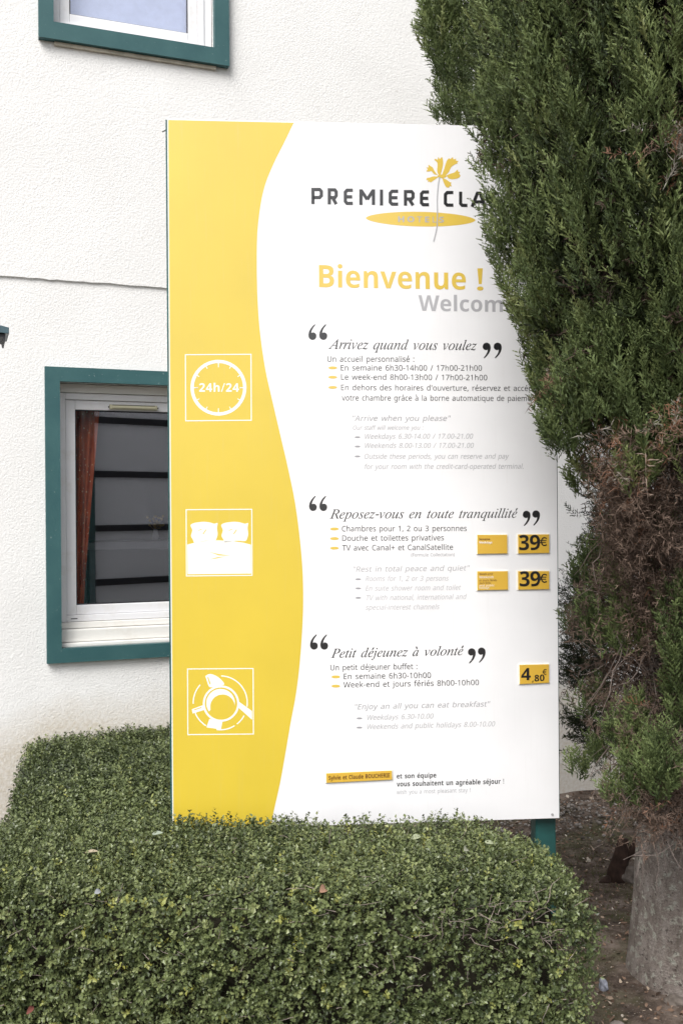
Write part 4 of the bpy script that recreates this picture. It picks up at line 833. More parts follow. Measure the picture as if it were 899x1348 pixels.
def text_line(s, style, a, b_, cap_px, m, shear=0.0, name='lettering', off=0.0004, parent=None, track=0.0, label=None):
    P0 = np.array(on_sign(*a)); P1 = np.array(on_sign(*b_))
    x = 0.0; gl = []
    for ch in s:
        adv, polys = glyph(style, ch); gl.append((x, polys)); x += adv + track
    xs = [gx + q[0] for gx, polys in gl for p in polys for q in p]
    x0, x1 = min(xs), max(xs)
    ex = (P1 - P0) / (x1 - x0); k = cap_px * PXM / CAP[style]
    out = []
    for gx, polys in gl:
        for p in polys:
            r = []
            for (qx, qy) in p:
                w_ = P0 + ex * (gx + qx - x0) + np.array([shear * qy * k, qy * k])
                r.append((w_[0], w_[1]))
            out.append(r)
    o = shape(name, out, m, off, parent or sign)
    if label: o['label'] = label
    return o

# yellow wave down the left side (its edge is a smooth curve)
edge = [(387.5, 160), (375, 186), (361.5, 213), (351, 238), (345, 260), (340.5, 290), (338.5, 320), (338.5, 370), (340.5, 415), (344, 450), (350, 489), (359, 529), (369, 572), (379, 615),
        (388, 659), (394, 702), (398, 745), (399.3, 785), (398.2, 824), (394.5, 875), (389.5, 915), (383, 950), (377, 985), (369, 1030), (360.5, 1068), (356, 1092)]
def smooth_curve(P, k=5):
    P = np.array(P, float); out = []
    for i in range(len(P) - 1):
        p0 = P[max(i - 1, 0)]; p1 = P[i]; p2 = P[i + 1]; p3 = P[min(i + 2, len(P) - 1)]
        for j in range(k):
            t = j / k
            out.append(0.5 * ((2 * p1) + (-p0 + p2) * t + (2 * p0 - 5 * p1 + 4 * p2 - p3) * t * t + (-p0 + 3 * p1 - 3 * p2 + p3) * t ** 3))
    out.append(P[-1]); return [tuple(q) for q in out]
eb = pp(smooth_curve(edge))
eb = [(eb[0][0], vT - 0.004)] + [q for q in eb if vB + 0.004 < q[1] < vT - 0.004] + [(eb[-1][0], vB + 0.003)]
shape('yellow_band', [[(uL + 0.004, vB + 0.003), (uL + 0.004, vT - 0.004)] + eb], M_YELLOW, 0.0001)
b = MB(); b.box(uL + 0.0005, uL + 0.0036, -0.0006, -0.0002, vB + 0.002, vT - 0.002)
b.build('edge_trim', M_CLEAR, sign)

# ---- hotel name, letters of even rounded strokes
def stroke(paths, w_, m, name, label=None, off=0.0005):
    """paths in photograph pixels; stroke outlines joined as separate closed shapes that do not overlap"""
    mb = MB(); wm = w_ * PXM / 2
    for k_, path in enumerate(paths):
        off += 0.00005
        P = [np.array(on_sign(*q)) for q in path]
        closed = len(P) > 2 and np.linalg.norm(P[0] - P[-1]) < 1e-6
        L = []; R = []
        n = len(P)
        for i in range(n):
            if closed: a = P[(i - 1) % (n - 1)]; c = P[(i + 1) % (n - 1)]
            else: a = P[max(i - 1, 0)]; c = P[min(i + 1, n - 1)]
            d1 = P[i] - a; d2 = c - P[i]
            if np.linalg.norm(d1) < 1e-9: d1 = d2
            if np.linalg.norm(d2) < 1e-9: d2 = d1
            d1 = d1 / np.linalg.norm(d1); d2 = d2 / np.linalg.norm(d2)
            t = d1 + d2; t = t / max(np.linalg.norm(t), 1e-6)
            nn = np.array([-t[1], t[0]]); k = min(1.6, 1 / max(0.4, abs(np.dot(nn, [-d1[1], d1[0]]))))
            L.append(P[i] + nn * wm * k); R.append(P[i] - nn * wm * k)
        for i in range(n - 1):
            q = [L[i], L[i + 1], R[i + 1], R[i]]
            mb.quad(*[(p[0], -off, p[1]) for p in q])
    me = bpy.data.meshes.new(name); me.from_pydata(mb.v, [], mb.f)
    o = link(name, me, m, sign)
    if label: o['label'] = label
    return o
def logo(letter, x0, x1, yt, yb):
    s = (yb - yt); w_ = x1 - x0; h = 2.0
    def T(pts): return [(x0 + h + (w_ - 2 * h) * a, yt + h + (s - 2 * h) * c) for a, c in pts]
    r = 0.14
    if letter == 'P': return [T([(0, 1.1), (0, 0), (0.8, 0), (1, .14), (1, .46), (0.8, .6), (0, .6)])]
    if letter == 'R': return [T([(0, 1.1), (0, 0), (0.8, 0), (1, .14), (1, .44), (0.8, .58), (0.12, .58)]), T([(0.5, .6), (1.0, 1.08)])]
    if letter == 'E': return [T([(1.1, 0), (.25, 0), (0, .15), (0, .85), (.25, 1), (1.1, 1)]), T([(0.1, .5), (1.0, .5)])]
    if letter == 'M': return [T([(0, 1.1), (0, -.1)]), T([(1, 1.1), (1, -.1)]), T([(0.02, -.02), (.5, .68)]), T([(.5, .68), (.98, -.02)])]
    if letter == 'I': return [[((x0 + x1) / 2, yt), ((x0 + x1) / 2, yb)]]
    if letter == 'C': return [T([(1.1, 0), (.25, 0), (0, .15), (0, .85), (.25, 1), (1.1, 1)])]
    if letter == 'L': return [T([(0, -.1), (0, .85), (.25, 1), (1.12, 1)])]
    if letter == 'A': return [T([(-.1, 1.1), (.38, 0), (.62, 0), (1.1, 1.1)]), T([(.16, .70), (.84, .70)])]
    if letter == 'S': return [T([(1.05, 0), (.2, 0), (0, .12), (0, .38), (.2, .5), (.8, .5), (1, .62), (1, .88), (.8, 1), (-.05, 1)])]
for (ch, x0, x1) in (('P', 410, 425), ('R', 431.5, 444.5), ('E', 452.5, 465.5), ('M', 473, 493.5), ('I', 500, 504), ('E', 511.5, 525), ('R', 531.5, 545.5), ('E', 552.5, 565.5),
                     ('C', 584, 597.5), ('L', 604, 616), ('A', 620.5, 639), ('S', 645, 658), ('S', 664, 677), ('E', 683, 696)):
    yt = 247.5 + (x0 - 410) * 0.023; yb = 269 + (x0 - 410) * 0.0175
    stroke(logo(ch, x0, x1, yt, yb), 4.3, M_DARK, 'logo_letter')
# lens shaped badge
def lens(cx, cy, a, h, k=44, slope=0.0, p=1.0):
    P = []
    for i in range(k):
        t = 2 * math.pi * i / k
        x = a * math.cos(t); y = h * math.copysign(abs(math.sin(t)) ** p, math.sin(t))
        P.append((cx + x, cy + y + slope * x))
    return pp(P)
shape('logo_badge', [lens(553.5, 288.5, 72, 9.7, slope=0.02, p=1.12)], M_YELL2, 0.0002)
text_line('HOTELS', 'B', (524, 292.3), (584, 293), 7.6, M_LILAC, track=60, off=0.0005)
stroke([smooth_curve([(578.5, 233), (576.5, 245), (575.3, 262), (575.5, 285), (574.8, 300), (570.5, 318)], 4)], 1.5, M_LILAC, 'flower_stem', off=0.0008)
Z6 = lambda pts: pp(smooth_curve([(545 + x / 9.46, 200 + y / 9.46) for x, y in pts + [pts[0]]], 3))
petals = [[(305, 290), (285, 240), (290, 150), (275, 120), (250, 98), (268, 85), (287, 100), (300, 65), (317, 88), (340, 65), (355, 85), (360, 150), (345, 220), (325, 290)],
          [(345, 290), (375, 200), (400, 120), (430, 80), (450, 88), (480, 65), (488, 92), (520, 85), (518, 107), (550, 115), (535, 130), (540, 145), (515, 150), (460, 190), (430, 250), (390, 290)],
          [(400, 295), (440, 275), (500, 255), (540, 220), (545, 245), (570, 250), (558, 272), (575, 295), (550, 325), (480, 340), (430, 330)],
          [(345, 320), (400, 345), (450, 380), (465, 378), (455, 400), (465, 430), (442, 425), (430, 445), (395, 435), (370, 390)],
          [(295, 290), (245, 275), (215, 240), (180, 245), (150, 240), (168, 217), (150, 195), (178, 192), (175, 160), (200, 175), (230, 195), (260, 250)],
          [(305, 310), (250, 350), (205, 380), (190, 368), (170, 375), (172, 352), (150, 350), (160, 325), (190, 320), (240, 305)]]
for p in petals: shape('petal', [Z6(p)], M_YELL2, 0.0004)
shape('flower_heart', [lens(545 + 345 / 9.46, 200 + 303 / 9.46, 6, 2.3, 16)], M_YELL2, 0.0006)

# ---- welcome words
text_line('Bienvenue', 'B', (420, 378), (613, 381.3), 29, M_YELL2, label='big yellow Bienvenue')
text_line('!', 'B', (627.5, 382), (636, 382), 29, M_YELL2)
text_line('Welcome', 'B', (550.5, 409), (679, 411), 20.5, M_LILAC, label='grey Welcome below it')
text_line('!', 'B', (692, 411.2), (698, 411.3), 20.5, M_LILAC)

# ---- quotation marks: a ball with a curved tail
def quote(cx, cy, s, flip=False):
    """ball at bottom with tail curling up; flip turns it over for the closing mark"""
    P = []
    for i in range(17):
        t = rad(-200 + i * 17.5); P.append((0.26 * math.cos(t), 0.66 + 0.26 * math.sin(t) - 0.0))
    body = [(-.06, .42), (-.30, .60), (-.34, .44), (-.30, .20), (-.16, -.05), (.06, -.27), (.16, -.34), (.21, -.29), (.02, -.10), (-.07, .12), (-.06, .32), (.02, .30), (.16, .36), (.27, .50), (.30, .66), (.22, .84), (.04, .93), (-.14, .90), (-.27, .78), (-.31, .62)]
    order = [(.18, -.36), (.0, -.20), (-.20, .06), (-.32, .34), (-.34, .60), (-.27, .80), (-.10, .92), (.08, .92), (.24, .82), (.31, .64), (.28, .46), (.15, .34), (-.02, .32), (-.10, .36), (-.06, .14), (.06, -.08), (.22, -.30)]
    sg = -1 if flip else 1
    Q = [(cx + sg * x * s, cy + sg * (y - 0.28) * s) for x, y in order]
    return pp(smooth_curve(Q + [Q[0]], 3))
for (cx, cy, s, fl_) in ((411.5, 437, 16, 0), (425.8, 437, 16, 0), (640, 461.5, 16, 1), (654.5, 461.5, 16, 1), (412.2, 662.5, 15.5, 0), (425.8, 662.5, 15.5, 0), (692.5, 682.5, 15.5, 1), (705, 682, 15.5, 1),
                         (413.5, 845, 15.5, 0), (427, 845, 15.5, 0), (620.5, 863.5, 15.5, 1), (633.5, 862.5, 15.5, 1)):
    shape('quotation_mark', [quote(cx, cy, s, fl_)], M_DARK, 0.0004)

# ---- headings in italic
text_line('Arrivez quand vous voulez', 'I', (432, 459.3), (626.5, 461), 13.2, M_DARK, shear=0.12, name='heading')
text_line('Reposez-vous en toute tranquillité', 'I', (434, 682.7), (680, 681.5), 12.4, M_DARK, shear=0.12, name='heading')
text_line('Petit déjeunez à volonté', 'I', (435.5, 866), (609, 862.3), 12.2, M_DARK, shear=0.12, name='heading')

D_ = M_DARK
body = [('Un accueil personnalisé :', 431, 476.3, 545, 476.3, 7.4, D_), ('En semaine 6h30-14h00 / 17h00-21h00', 448.5, 487.7, 634, 488, 7.2, D_),
        ('Le week-end 8h00-13h00 / 17h00-21h00', 449, 499.8, 641, 500.6, 7.2, D_), ("En dehors des horaires d'ouverture, réservez et accédez à", 449, 513.6, 719, 514.8, 7.2, D_),
        ('votre chambre grâce à la borne automatique de paiement CB', 450, 527.2, 722, 528, 7.2, D_),
        ('Chambres pour 1, 2 ou 3 personnes', 450, 699.5, 614, 699, 7.2, D_), ('Douche et toilettes privatives', 450.5, 712, 584, 711.3, 7.2, D_), ('TV avec Canal+ et CanalSatellite', 450.5, 724.8, 596, 723.7, 7.2, D_),
        ('(Formule Collectation)', 541, 732.6, 598, 732, 4.2, M_MID),
        ('Un petit déjeuner buffet :', 435, 882.4, 549, 880.6, 7.2, D_), ('En semaine 6h30-10h00', 452.5, 894, 567, 892.3, 7.2, D_), ('Week-end et jours fériés 8h00-10h00', 452, 905, 630, 901.8, 7.2, D_)]
for (s, x0, y0, x1, y1, c, m) in body: text_line(s, 'R', (x0, y0), (x1, y1), c, m)
text_line('et son équipe', 'B', (522, 1024.8), (574, 1023.4), 6.2, D_); text_line('vous souhaitent un agréable séjour !', 'B', (522, 1035.3), (663, 1031.5), 6.4, D_)
text_line('wish you a most pleasant stay !', 'R', (522, 1045.4), (619, 1042.6), 5.4, M_PALE)
grey = [('"Arrive when you please"', 463, 554, 593, 554, 7, M_MID), ('Our staff will welcome you :', 464, 565.7, 558, 565.7, 5.6, M_PALE), ('Weekdays 6.30-14.00 / 17.00-21.00', 479, 577.7, 623, 577.4, 6.6, M_PALE),
        ('Weekends 8.00-13.00 / 17.00-21.00', 479, 589.8, 624, 589.5, 6.6, M_PALE), ('Outside these periods, you can reserve and pay', 479, 604, 670, 603.8, 6.6, M_PALE), ('for your room with the credit-card-operated terminal.', 479, 617.5, 690, 617, 6.6, M_PALE),
        ('"Rest in total peace and quiet"', 464, 752.8, 618, 751, 7, M_PALE), ('Rooms for 1, 2 or 3 persons', 481, 765, 591, 764.4, 6.6, M_FAINT), ('En suite shower room and toilet', 481, 777.6, 607, 776.6, 6.6, M_FAINT),
        ('TV with national, international and', 481, 790.3, 614, 788.6, 6.6, M_FAINT), ('special-interest channels', 481, 802.8, 579, 801.8, 6.6, M_FAINT),
        ('"Enjoy an all you can eat breakfast"', 466, 934, 645, 930, 7, M_MID), ('Weekdays 6.30-10.00', 482, 947.8, 571, 945.8, 6.6, M_PALE), ('Weekends and public holidays 8.00-10.00', 482, 960, 652, 956, 6.6, M_PALE)]
for (s, x0, y0, x1, y1, c, m) in grey: text_line(s, 'R', (x0, y0), (x1 - 1.5, y1), c, m, shear=0.22)
for (x, y) in ((438, 484.2), (438, 496.6), (438, 510), (440.2, 696.3), (440.2, 709), (440.2, 721.6), (442, 891), (442, 903.2)):
    shape('bullet', [lens(x, y, 5.8, 1.9, 16)], M_YELL2)
for (x, y) in ((470.5, 575.5), (470.5, 587.8), (470.5, 600.8), (471.5, 762.5), (471.5, 774.5), (471.5, 787), (473, 945.6), (473, 957.8)):
    shape('dash', [lens(x, y, 3.8, 1.2, 12)], M_MID)

# ---- plates screwed to the board
def plate(name, x0, y0, x1, y1, x2, y2, x3, y3, th=0.006, m=None):
    """corners top left, top right, bottom right, bottom left; clear holder round a gold plate"""
    P = pp([(x0, y0), (x1, y1), (x2, y2), (x3, y3)])
    def slab(mb, Q, ya, yb):
        n = len(mb.v); mb.v += [(q[0], ya, q[1]) for q in Q] + [(q[0], yb, q[1]) for q in Q]
        mb.f += [(n, n + 1, n + 2, n + 3), (n + 7, n + 6, n + 5, n + 4)] + [(n + i, n + 4 + i, n + 4 + (i + 1) % 4, n + (i + 1) % 4) for i in range(4)]
    mb = MB(); slab(mb, P, -th, -th + 0.003)
    pl = mb.build(name, m or M_PLATE, sign, bevel=0.0006)
    cx_ = sum(p[0] for p in P) / 4; cz_ = sum(p[1] for p in P) / 4
    g = 0.0035
    H = [(p[0] + math.copysign(g, p[0] - cx_), p[1] + math.copysign(g * .6, p[1] - cz_)) for p in P]
    mb = MB(); slab(mb, H, -th + 0.0032, -0.0003)
    mb.build('plate_holder', M_CLEAR, pl)
    return pl
for (dy, x0, y0, y1) in ((0, 681, 703.6, 728.4), (1, 681, 751.8, 776)):
    pl = plate('price_plate', x0, y0, 721.6, y0 - .2, 721.8, y1 - .6, x0 + .3, y1)
    text_line('3', 'B', (682.3 + dy * .8, y1 - 4.4), (695.3 + dy * .8, y1 - 4.5), 20, D_, off=0.0068, parent=pl)
    text_line('9', 'B', (696.3 + dy * .6, y1 - 4.5), (709.8 + dy * .6, y1 - 4.6), 20, D_, off=0.0068, parent=pl)
    # euro sign: an open ring and two bars
    ex_, ey_ = 715.6, y0 + 9.2
    ring = [(ex_ + 4.1 * math.cos(rad(a)), ey_ - 5.2 * math.sin(rad(a))) for a in range(48, 313, 12)]
    for pth, wd in ((ring, 1.6), ([(ex_ - 6, ey_ - 1.4), (ex_ + 2.4, ey_ - 1.4)], 1.1), ([(ex_ - 6, ey_ + 1.3), (ex_ + 2, ey_ + 1.3)], 1.1)):
        o = stroke([pth], wd, D_, 'euro_sign', off=0.0068); o.parent = pl
pl = plate('price_plate', 683, 875, 721.3, 874.2, 721.6, 898.4, 683.3, 900.3)
text_line('4', 'B', (685, 895), (697.6, 894.7), 16, D_, off=0.0068, parent=pl)
text_line(',80', 'B', (699.2, 896.8), (715.5, 895.8), 8.6, D_, off=0.0068, parent=pl)
ring = [(716.6 + 2.4 * math.cos(rad(a)), 884 - 3.3 * math.sin(rad(a))) for a in range(48, 313, 16)]
for pth, wd in ((ring, 1.0), ([(713, 883.2), (717.8, 883.2)], .7), ([(713, 884.8), (717.6, 884.8)], .7)):
    o = stroke([pth], wd, D_, 'euro_sign', off=0.0068); o.parent = pl
pl = plate('information_plate', 627.6, 704, 666.6, 704, 667, 728.4, 627.8, 729)
text_line('Semaine', 'B', (629.8, 711), (644, 711), 2.8, M_BROWN, off=0.0068, parent=pl); text_line('Weekdays', 'B', (629.8, 715.4), (647, 715.4), 3.0, M_WHITEV, off=0.0068, parent=pl)
pl = plate('information_plate', 627.4, 752, 667.4, 751.8, 667.8, 776, 627.8, 776.8)
for (s, y, x1, m, c) in (('Week-end', 757, 647.5, M_BROWN, 3.0), ('Weekends', 761, 649, M_WHITEV, 3.0), ('et jours fériés', 765, 653, M_BROWN, 2.6), ('jours fériés', 768.5, 645, M_BROWN, 2.6),
                         ('and public', 771.8, 650, M_WHITEV, 2.6), ('holidays', 775, 643, M_WHITEV, 2.6)):
    text_line(s, 'R', (630, y), (x1, y - .2), c, m, off=0.0068, parent=pl)
pl = plate('name_plate', 429.3, 1017.6, 515.3, 1013.8, 515.8, 1025.6, 429.6, 1030)
text_line('Sylvie et Claude BOUCHERIE', 'B', (432.5, 1026.2), (512.5, 1022.4), 5.4, M_BROWN, off=0.0068, parent=pl)

# ---- pictograms on the yellow band
def frame_icon(x0, y0, x1, y1):
    o = stroke([[(x0, y0), (x1, y0 - .6), (x1 + .4, y1), (x0 + .4, y1 + .8), (x0, y0)]], 1.25, M_WHITEV, 'icon_frame')
frame_icon(244.4, 467, 330.6, 553.2); frame_icon(245.4, 671, 331.6, 757.4); frame_icon(247.2, 880.6, 333.4, 966.2)
def circ(cx, cy, r, a0=0, a1=360, st=8, ry=None): return [(cx + r * math.cos(rad(a)), cy - (ry or r) * math.sin(rad(a))) for a in np.arange(a0, a1 + .01, st)]
stroke([circ(287.8, 510.4, 34.6)], 4.2, M_WHITEV, 'clock_ring')
for a in range(0, 360, 30):
    r1 = 32.4; r0 = 27 if a % 90 == 0 else 29
    if a in (0,): r0 = 29.5
    o = stroke([[(287.8 + r0 * math.cos(rad(a)), 510.4 - r0 * math.sin(rad(a))), (287.8 + r1 * math.cos(rad(a)), 510.4 - r1 * math.sin(rad(a)))]], 1.1, M_WHITEV, 'clock_tick')
text_line('24h/24', 'B', (262.5, 515.7), (314.8, 515.7), 11, M_WHITEV, track=8)
stroke([[(257, 510.4), (260.5, 510.4)]], 1.4, M_WHITEV, 'clock_hand')
stroke([[(316, 510.4), (318.5, 510.4)]], 1.4, M_WHITEV, 'clock_hand')
ZB = lambda pts: [(235 + x / 4.21, 660 + y / 4.21) for x, y in pts]
shape('bed_sheet', [pp(ZB([(50, 240), (90, 229), (150, 220), (220, 216), (300, 220), (360, 229), (402, 240), (404, 400), (52, 404)])),
                    pp(ZB([(170, 280), (225, 292), (290, 301), (225, 300)])), pp(ZB([(170, 322), (215, 310), (262, 305), (215, 316)]))], M_WHITEV)
for dx in (0, 169):
    shape('pillow', [pp(smooth_curve(ZB([(x + dx, y) for x, y in [(88, 232), (80, 210), (70, 190), (78, 160), (68, 132), (88, 120), (110, 116), (140, 113), (170, 116), (200, 124), (218, 120), (214, 148), (218, 180), (212, 205), (200, 220), (150, 218), (88, 232)]]), 3)),
                     pp(ZB([(135 + dx, 180), (152 + dx, 155), (156 + dx, 158), (139 + dx, 183)])), pp(ZB([(110 + dx, 160), (130 + dx, 152), (131 + dx, 155), (111 + dx, 163)]))], M_WHITEV)
ccx, ccy = 291.2, 926.2
stroke([circ(ccx, ccy, 22.6)], 2.6, M_WHITEV, 'cup_rim')
shape('coffee_highlight', [pp(circ(ccx, ccy, 18.6, 8, 172, 8) + [(ccx - 18.6, ccy + 2), (ccx - 17, ccy + 8)] + circ(ccx + 1, ccy + 6, 16.6, 178, 2, -8) if False else
                          circ(ccx - .5, ccy - .5, 18.8, 5, 215, 7) + [(x, y) for x, y in circ(ccx + 2, ccy + 4.2, 16.2, 5, 200, 7)][::-1])], M_WHITEV)
for (a0, a1) in ((-52, -28), (-8, 88), (138, 185), (202, 238)):
    stroke([circ(ccx - 1, ccy - 1, 35.5, a0, a1, 4)], 1.5, M_WHITEV, 'saucer_arc')
stroke([circ(ccx - 1, ccy - 1, 35.5, 262, 305, 4)], 1.5, M_WHITEV, 'saucer_arc')
shape('cup_handle', [pp(smooth_curve(ZB([(150, 968), (178, 956), (222, 975), (255, 1012), (225, 1022), (175, 1030), (160, 1000), (150, 968)]), 3)), pp(ZB([(160, 975), (166, 974), (180, 1012), (174, 1016)]))], M_WHITEV)
shape('sugar_stick', [pp(ZB([(75, 1152), (140, 1128), (148, 1154), (80, 1176)])), pp(ZB([(88, 1153), (128, 1140), (130, 1144), (90, 1158)]))], M_WHITEV)
shape('sugar_packet', [pp(ZB([(172, 1206), (245, 1218), (236, 1264), (156, 1252)]))], M_WHITEV)
shape('spoon', [pp(ZB([(338, 1112), (408, 1162), (408, 1210), (330, 1140)]))], M_WHITEV)
# panel fixings
for (x, y) in ((726.5, 1072),):
    u, v = on_sign(x, y); b = MB(); b.tube([(u, -0.0002, v), (u, -0.003, v)], [0.005, 0.004], 10); b.build('screw', M_STEEL, sign)
u, v = on_sign(218, 170); b = MB(); b.tube([(u - 0.012, 0.01, v - 0.004), (u + 0.004, 0.01, v + 0.004)], 0.004, 8); b.build('bolt', M_STEEL, sign)

# ================================================================ FOLIAGE PROTOTYPES
def twig_tris(V, F, Tp, a, b, w_, t0, t1):
    """thin two-sided sliver from a to b"""
    a = np.array(a, float); b = np.array(b, float); d = b - a
    r = rng.normal(size=3); s = np.cross(d, r); s = s / (np.linalg.norm(s) + 1e-9) * w_ / 2
    n = len(V); m = a + d * 0.3
    V += [m + s * 1.3, b, a * .8 + m * .2 - s * 1.3]; F += [(n, n + 1, n + 2)]; Tp += [(t0 + t1) / 2, t1, t0]
def spray_proto(nside=13, nsub=5, spread=0.42, wid=0.046, droop=0.0, fan=0.4):
    """feathery cypress spray of unit length growing along +Z"""
    V = []; F = []; Tp = []
    bend = rng.normal(0, 0.08, 2)
    def ax(t): return np.array([bend[0] * t * t, bend[1] * t * t, t])
    for i in range(4): twig_tris(V, F, Tp, ax(i / 4), ax((i + 1.15) / 4), wid * 1.0, i / 4, (i + 1) / 4)
    for i in range(nside):
        t = 0.06 + 0.90 * i / nside
        az = (i % 2) * math.pi + rng.normal(0, fan)
        L = spread * (1 - 0.62 * t) * rng.uniform(0.75, 1.2)
        el = rng.uniform(0.80, 1.12)
        d = np.array([math.cos(az) * math.cos(el), math.sin(az) * math.cos(el), math.sin(el)]) + np.array([0, 0, -droop])
        p0 = ax(t); p1 = p0 + d * L
        twig_tris(V, F, Tp, p0, p1, wid, t * .6, min(1, t * .6 + .5))
        for j in range(nsub):
            u = 0.15 + 0.8 * j / nsub
            q0 = p0 + d * L * u
            sd = np.cross(d, [math.sin(az), -math.cos(az), 0.1]); sd = sd / np.linalg.norm(sd)
            dd = d * 0.85 + np.array([math.cos(az + 1.57), math.sin(az + 1.57), 0]) * (0.5 if j % 2 else -0.5) + rng.normal(0, 0.15, 3)
            dd = dd / np.linalg.norm(dd)
            twig_tris(V, F, Tp, q0, q0 + dd * L * 0.36 * rng.uniform(.7, 1.2), wid * 0.9, t * .6 + .2, min(1, t * .5 + .55))
    return np.array(V), np.array(F), np.array(Tp)
SPRAYS = [spray_proto(11, 3, 0.40), spray_proto(10, 4, 0.50, fan=0.9), spray_proto(12, 3, 0.36, fan=0.6)]
DEADS = [spray_proto(8, 3, 0.5, 0.026, 0.7, 1.6), spray_proto(7, 3, 0.65, 0.024, 1.2, 1.8)]

def frames(dirs, spin=None):
    """rotation matrices whose third column is dirs"""
    d = dirs / np.linalg.norm(dirs, axis=1, keepdims=True)
    r = rng.normal(size=d.shape); x = np.cross(r, d); x /= np.linalg.norm(x, axis=1, keepdims=True)
    y = np.cross(d, x)
    return np.stack([x, y, d], axis=2)
def scatter_parts(protos, pos, dirs, scl, tint):
    k = rng.integers(0, len(protos), len(pos)); R = frames(dirs); out = []
    for i, (v, f, t) in enumerate(protos):
        m = k == i
        if m.any(): out.append(big_mesh('', v, f, pos[m], R[m], scl[m], None, tint=tint[m], tipv=t))
    return out

M_CYP = leaf_mat('cypress_foliage', [(0.0, (0.012, 0.019, 0.009)), (0.40, (0.040, 0.061, 0.022)), (0.75, (0.092, 0.126, 0.045)), (1.0, (0.175, 0.192, 0.075))], (0.235, 0.285, 0.112), 0.55, 0.2, 0.10, 1.9)  # low tints and pale tip colour paint in shadow depth and lit tips
M_DEADF = leaf_mat('dead_cypress_foliage', [(0.0, (0.035, 0.026, 0.022)), (0.4, (0.075, 0.052, 0.041)), (0.75, (0.17, 0.122, 0.095)), (0.9, (0.20, 0.085, 0.045)), (1.0, (0.24, 0.22, 0.19))], None, 0.8, 0.15, 0.15)
M_REARF = leaf_mat('rear_cypress_foliage', [(0.0, (0.018, 0.022, 0.016)), (0.5, (0.032, 0.042, 0.022)), (0.85, (0.055, 0.070, 0.030)), (1.0, (0.10, 0.065, 0.05))], (0.07, 0.09, 0.035), 0.7, 0.2, 0.15)  # greens darkened in the colour to look backlit against the wall
M_TWIG = simple('grey_twig_bark', (0.16, 0.13, 0.115), 0.85, 0.2, 0.35, 25)

TC = np.array([1.09, 2.77])
def prof(y):
    """surveyed left outline of the near cypress: radius at the height seen at photograph row y"""
    rows = [-400, 0, 100, 170, 250, 350, 430, 480, 540, 600, 660]
    cols = [700, 630, 634, 640, 651, 660, 670, 696, 734, 766, 776]
    px = np.interp(y, rows, cols)
    dist = math.hypot(*TC)
    return dist * np.sin(math.atan2(TC[0], TC[1]) - np.arctan((px - CX) / FOC))
def z_of(y): return 1.6 - (y - 672) / FOC * 2.88
def y_of(z): return 672 + (1.6 - z) * FOC / 2.88
def in_board(p):
    """inside the slab swept by the sign board"""
    q = p[:, :2] - SC[:2]; u = q @ SD[:2]; n = q @ SN[:2]
    return (u < uR + 0.01) & (n < 0.16) & (p[:, 2] < vT + 0.02)

def plume(base, top, r, n, out_dir, tone, lo=0.055, hi=0.105):
    """upright feathery plume: sprays on the skin of a spindle"""
    base = np.array(base); top = np.array(top)
    t = rng.uniform(0, 1, n) ** 0.9
    ang = rng.uniform(0, 2 * math.pi, n)
    pr = np.sin(np.pi * np.clip(t * 0.86 + 0.14, 0, 1)) ** 0.7
    rr = r * pr * rng.uniform(0.6, 1.0, n)
    off = np.stack([np.cos(ang) * rr, np.sin(ang) * rr, np.zeros(n)], 1)
    pos = base + (top - base) * t[:, None] + off
    d = np.array([0, 0, 1.0]) + off / (r + 1e-6) * 0.5 + out_dir * 0.16 + rng.normal(0, 0.13, (n, 3))
    sc = rng.uniform(lo, hi, n) * (1.05 - 0.25 * t)
    tn = np.clip(tone + rng.normal(0, 0.13, n), 0, 1)
    return pos, d, sc, tn

def crown_points(TC, prof_r, zlo, zhi, count, th0, th1, r_pl=(0.06, 0.11), h_pl=(0.28, 0.60), ns=46, tone0=0.5):
    P = []; D = []; Sx = []; T = []
    for i in range(count):
        th = rng.uniform(th0, th1); z = rng.uniform(zlo, zhi)
        h = rng.uniform(*h_pl); r = rng.uniform(*r_pl)
        R0 = prof_r(z) - r * 0.75; R1 = prof_r(z + h) - r * 0.9
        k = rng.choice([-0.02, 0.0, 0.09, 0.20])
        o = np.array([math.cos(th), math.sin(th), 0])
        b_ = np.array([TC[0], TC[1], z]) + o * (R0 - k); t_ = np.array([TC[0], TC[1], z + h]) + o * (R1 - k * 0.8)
        p, d, s, tn = plume(b_, t_, r, ns, o, np.clip(rng.normal(tone0 - k * 2.2, 0.20), 0.05, 1))  # plumes set deeper get a darker tint, painting shade in the recesses
        P.append(p); D.append(d); Sx.append(s); T.append(tn)
    return [np.concatenate(a) for a in (P, D, Sx, T)]

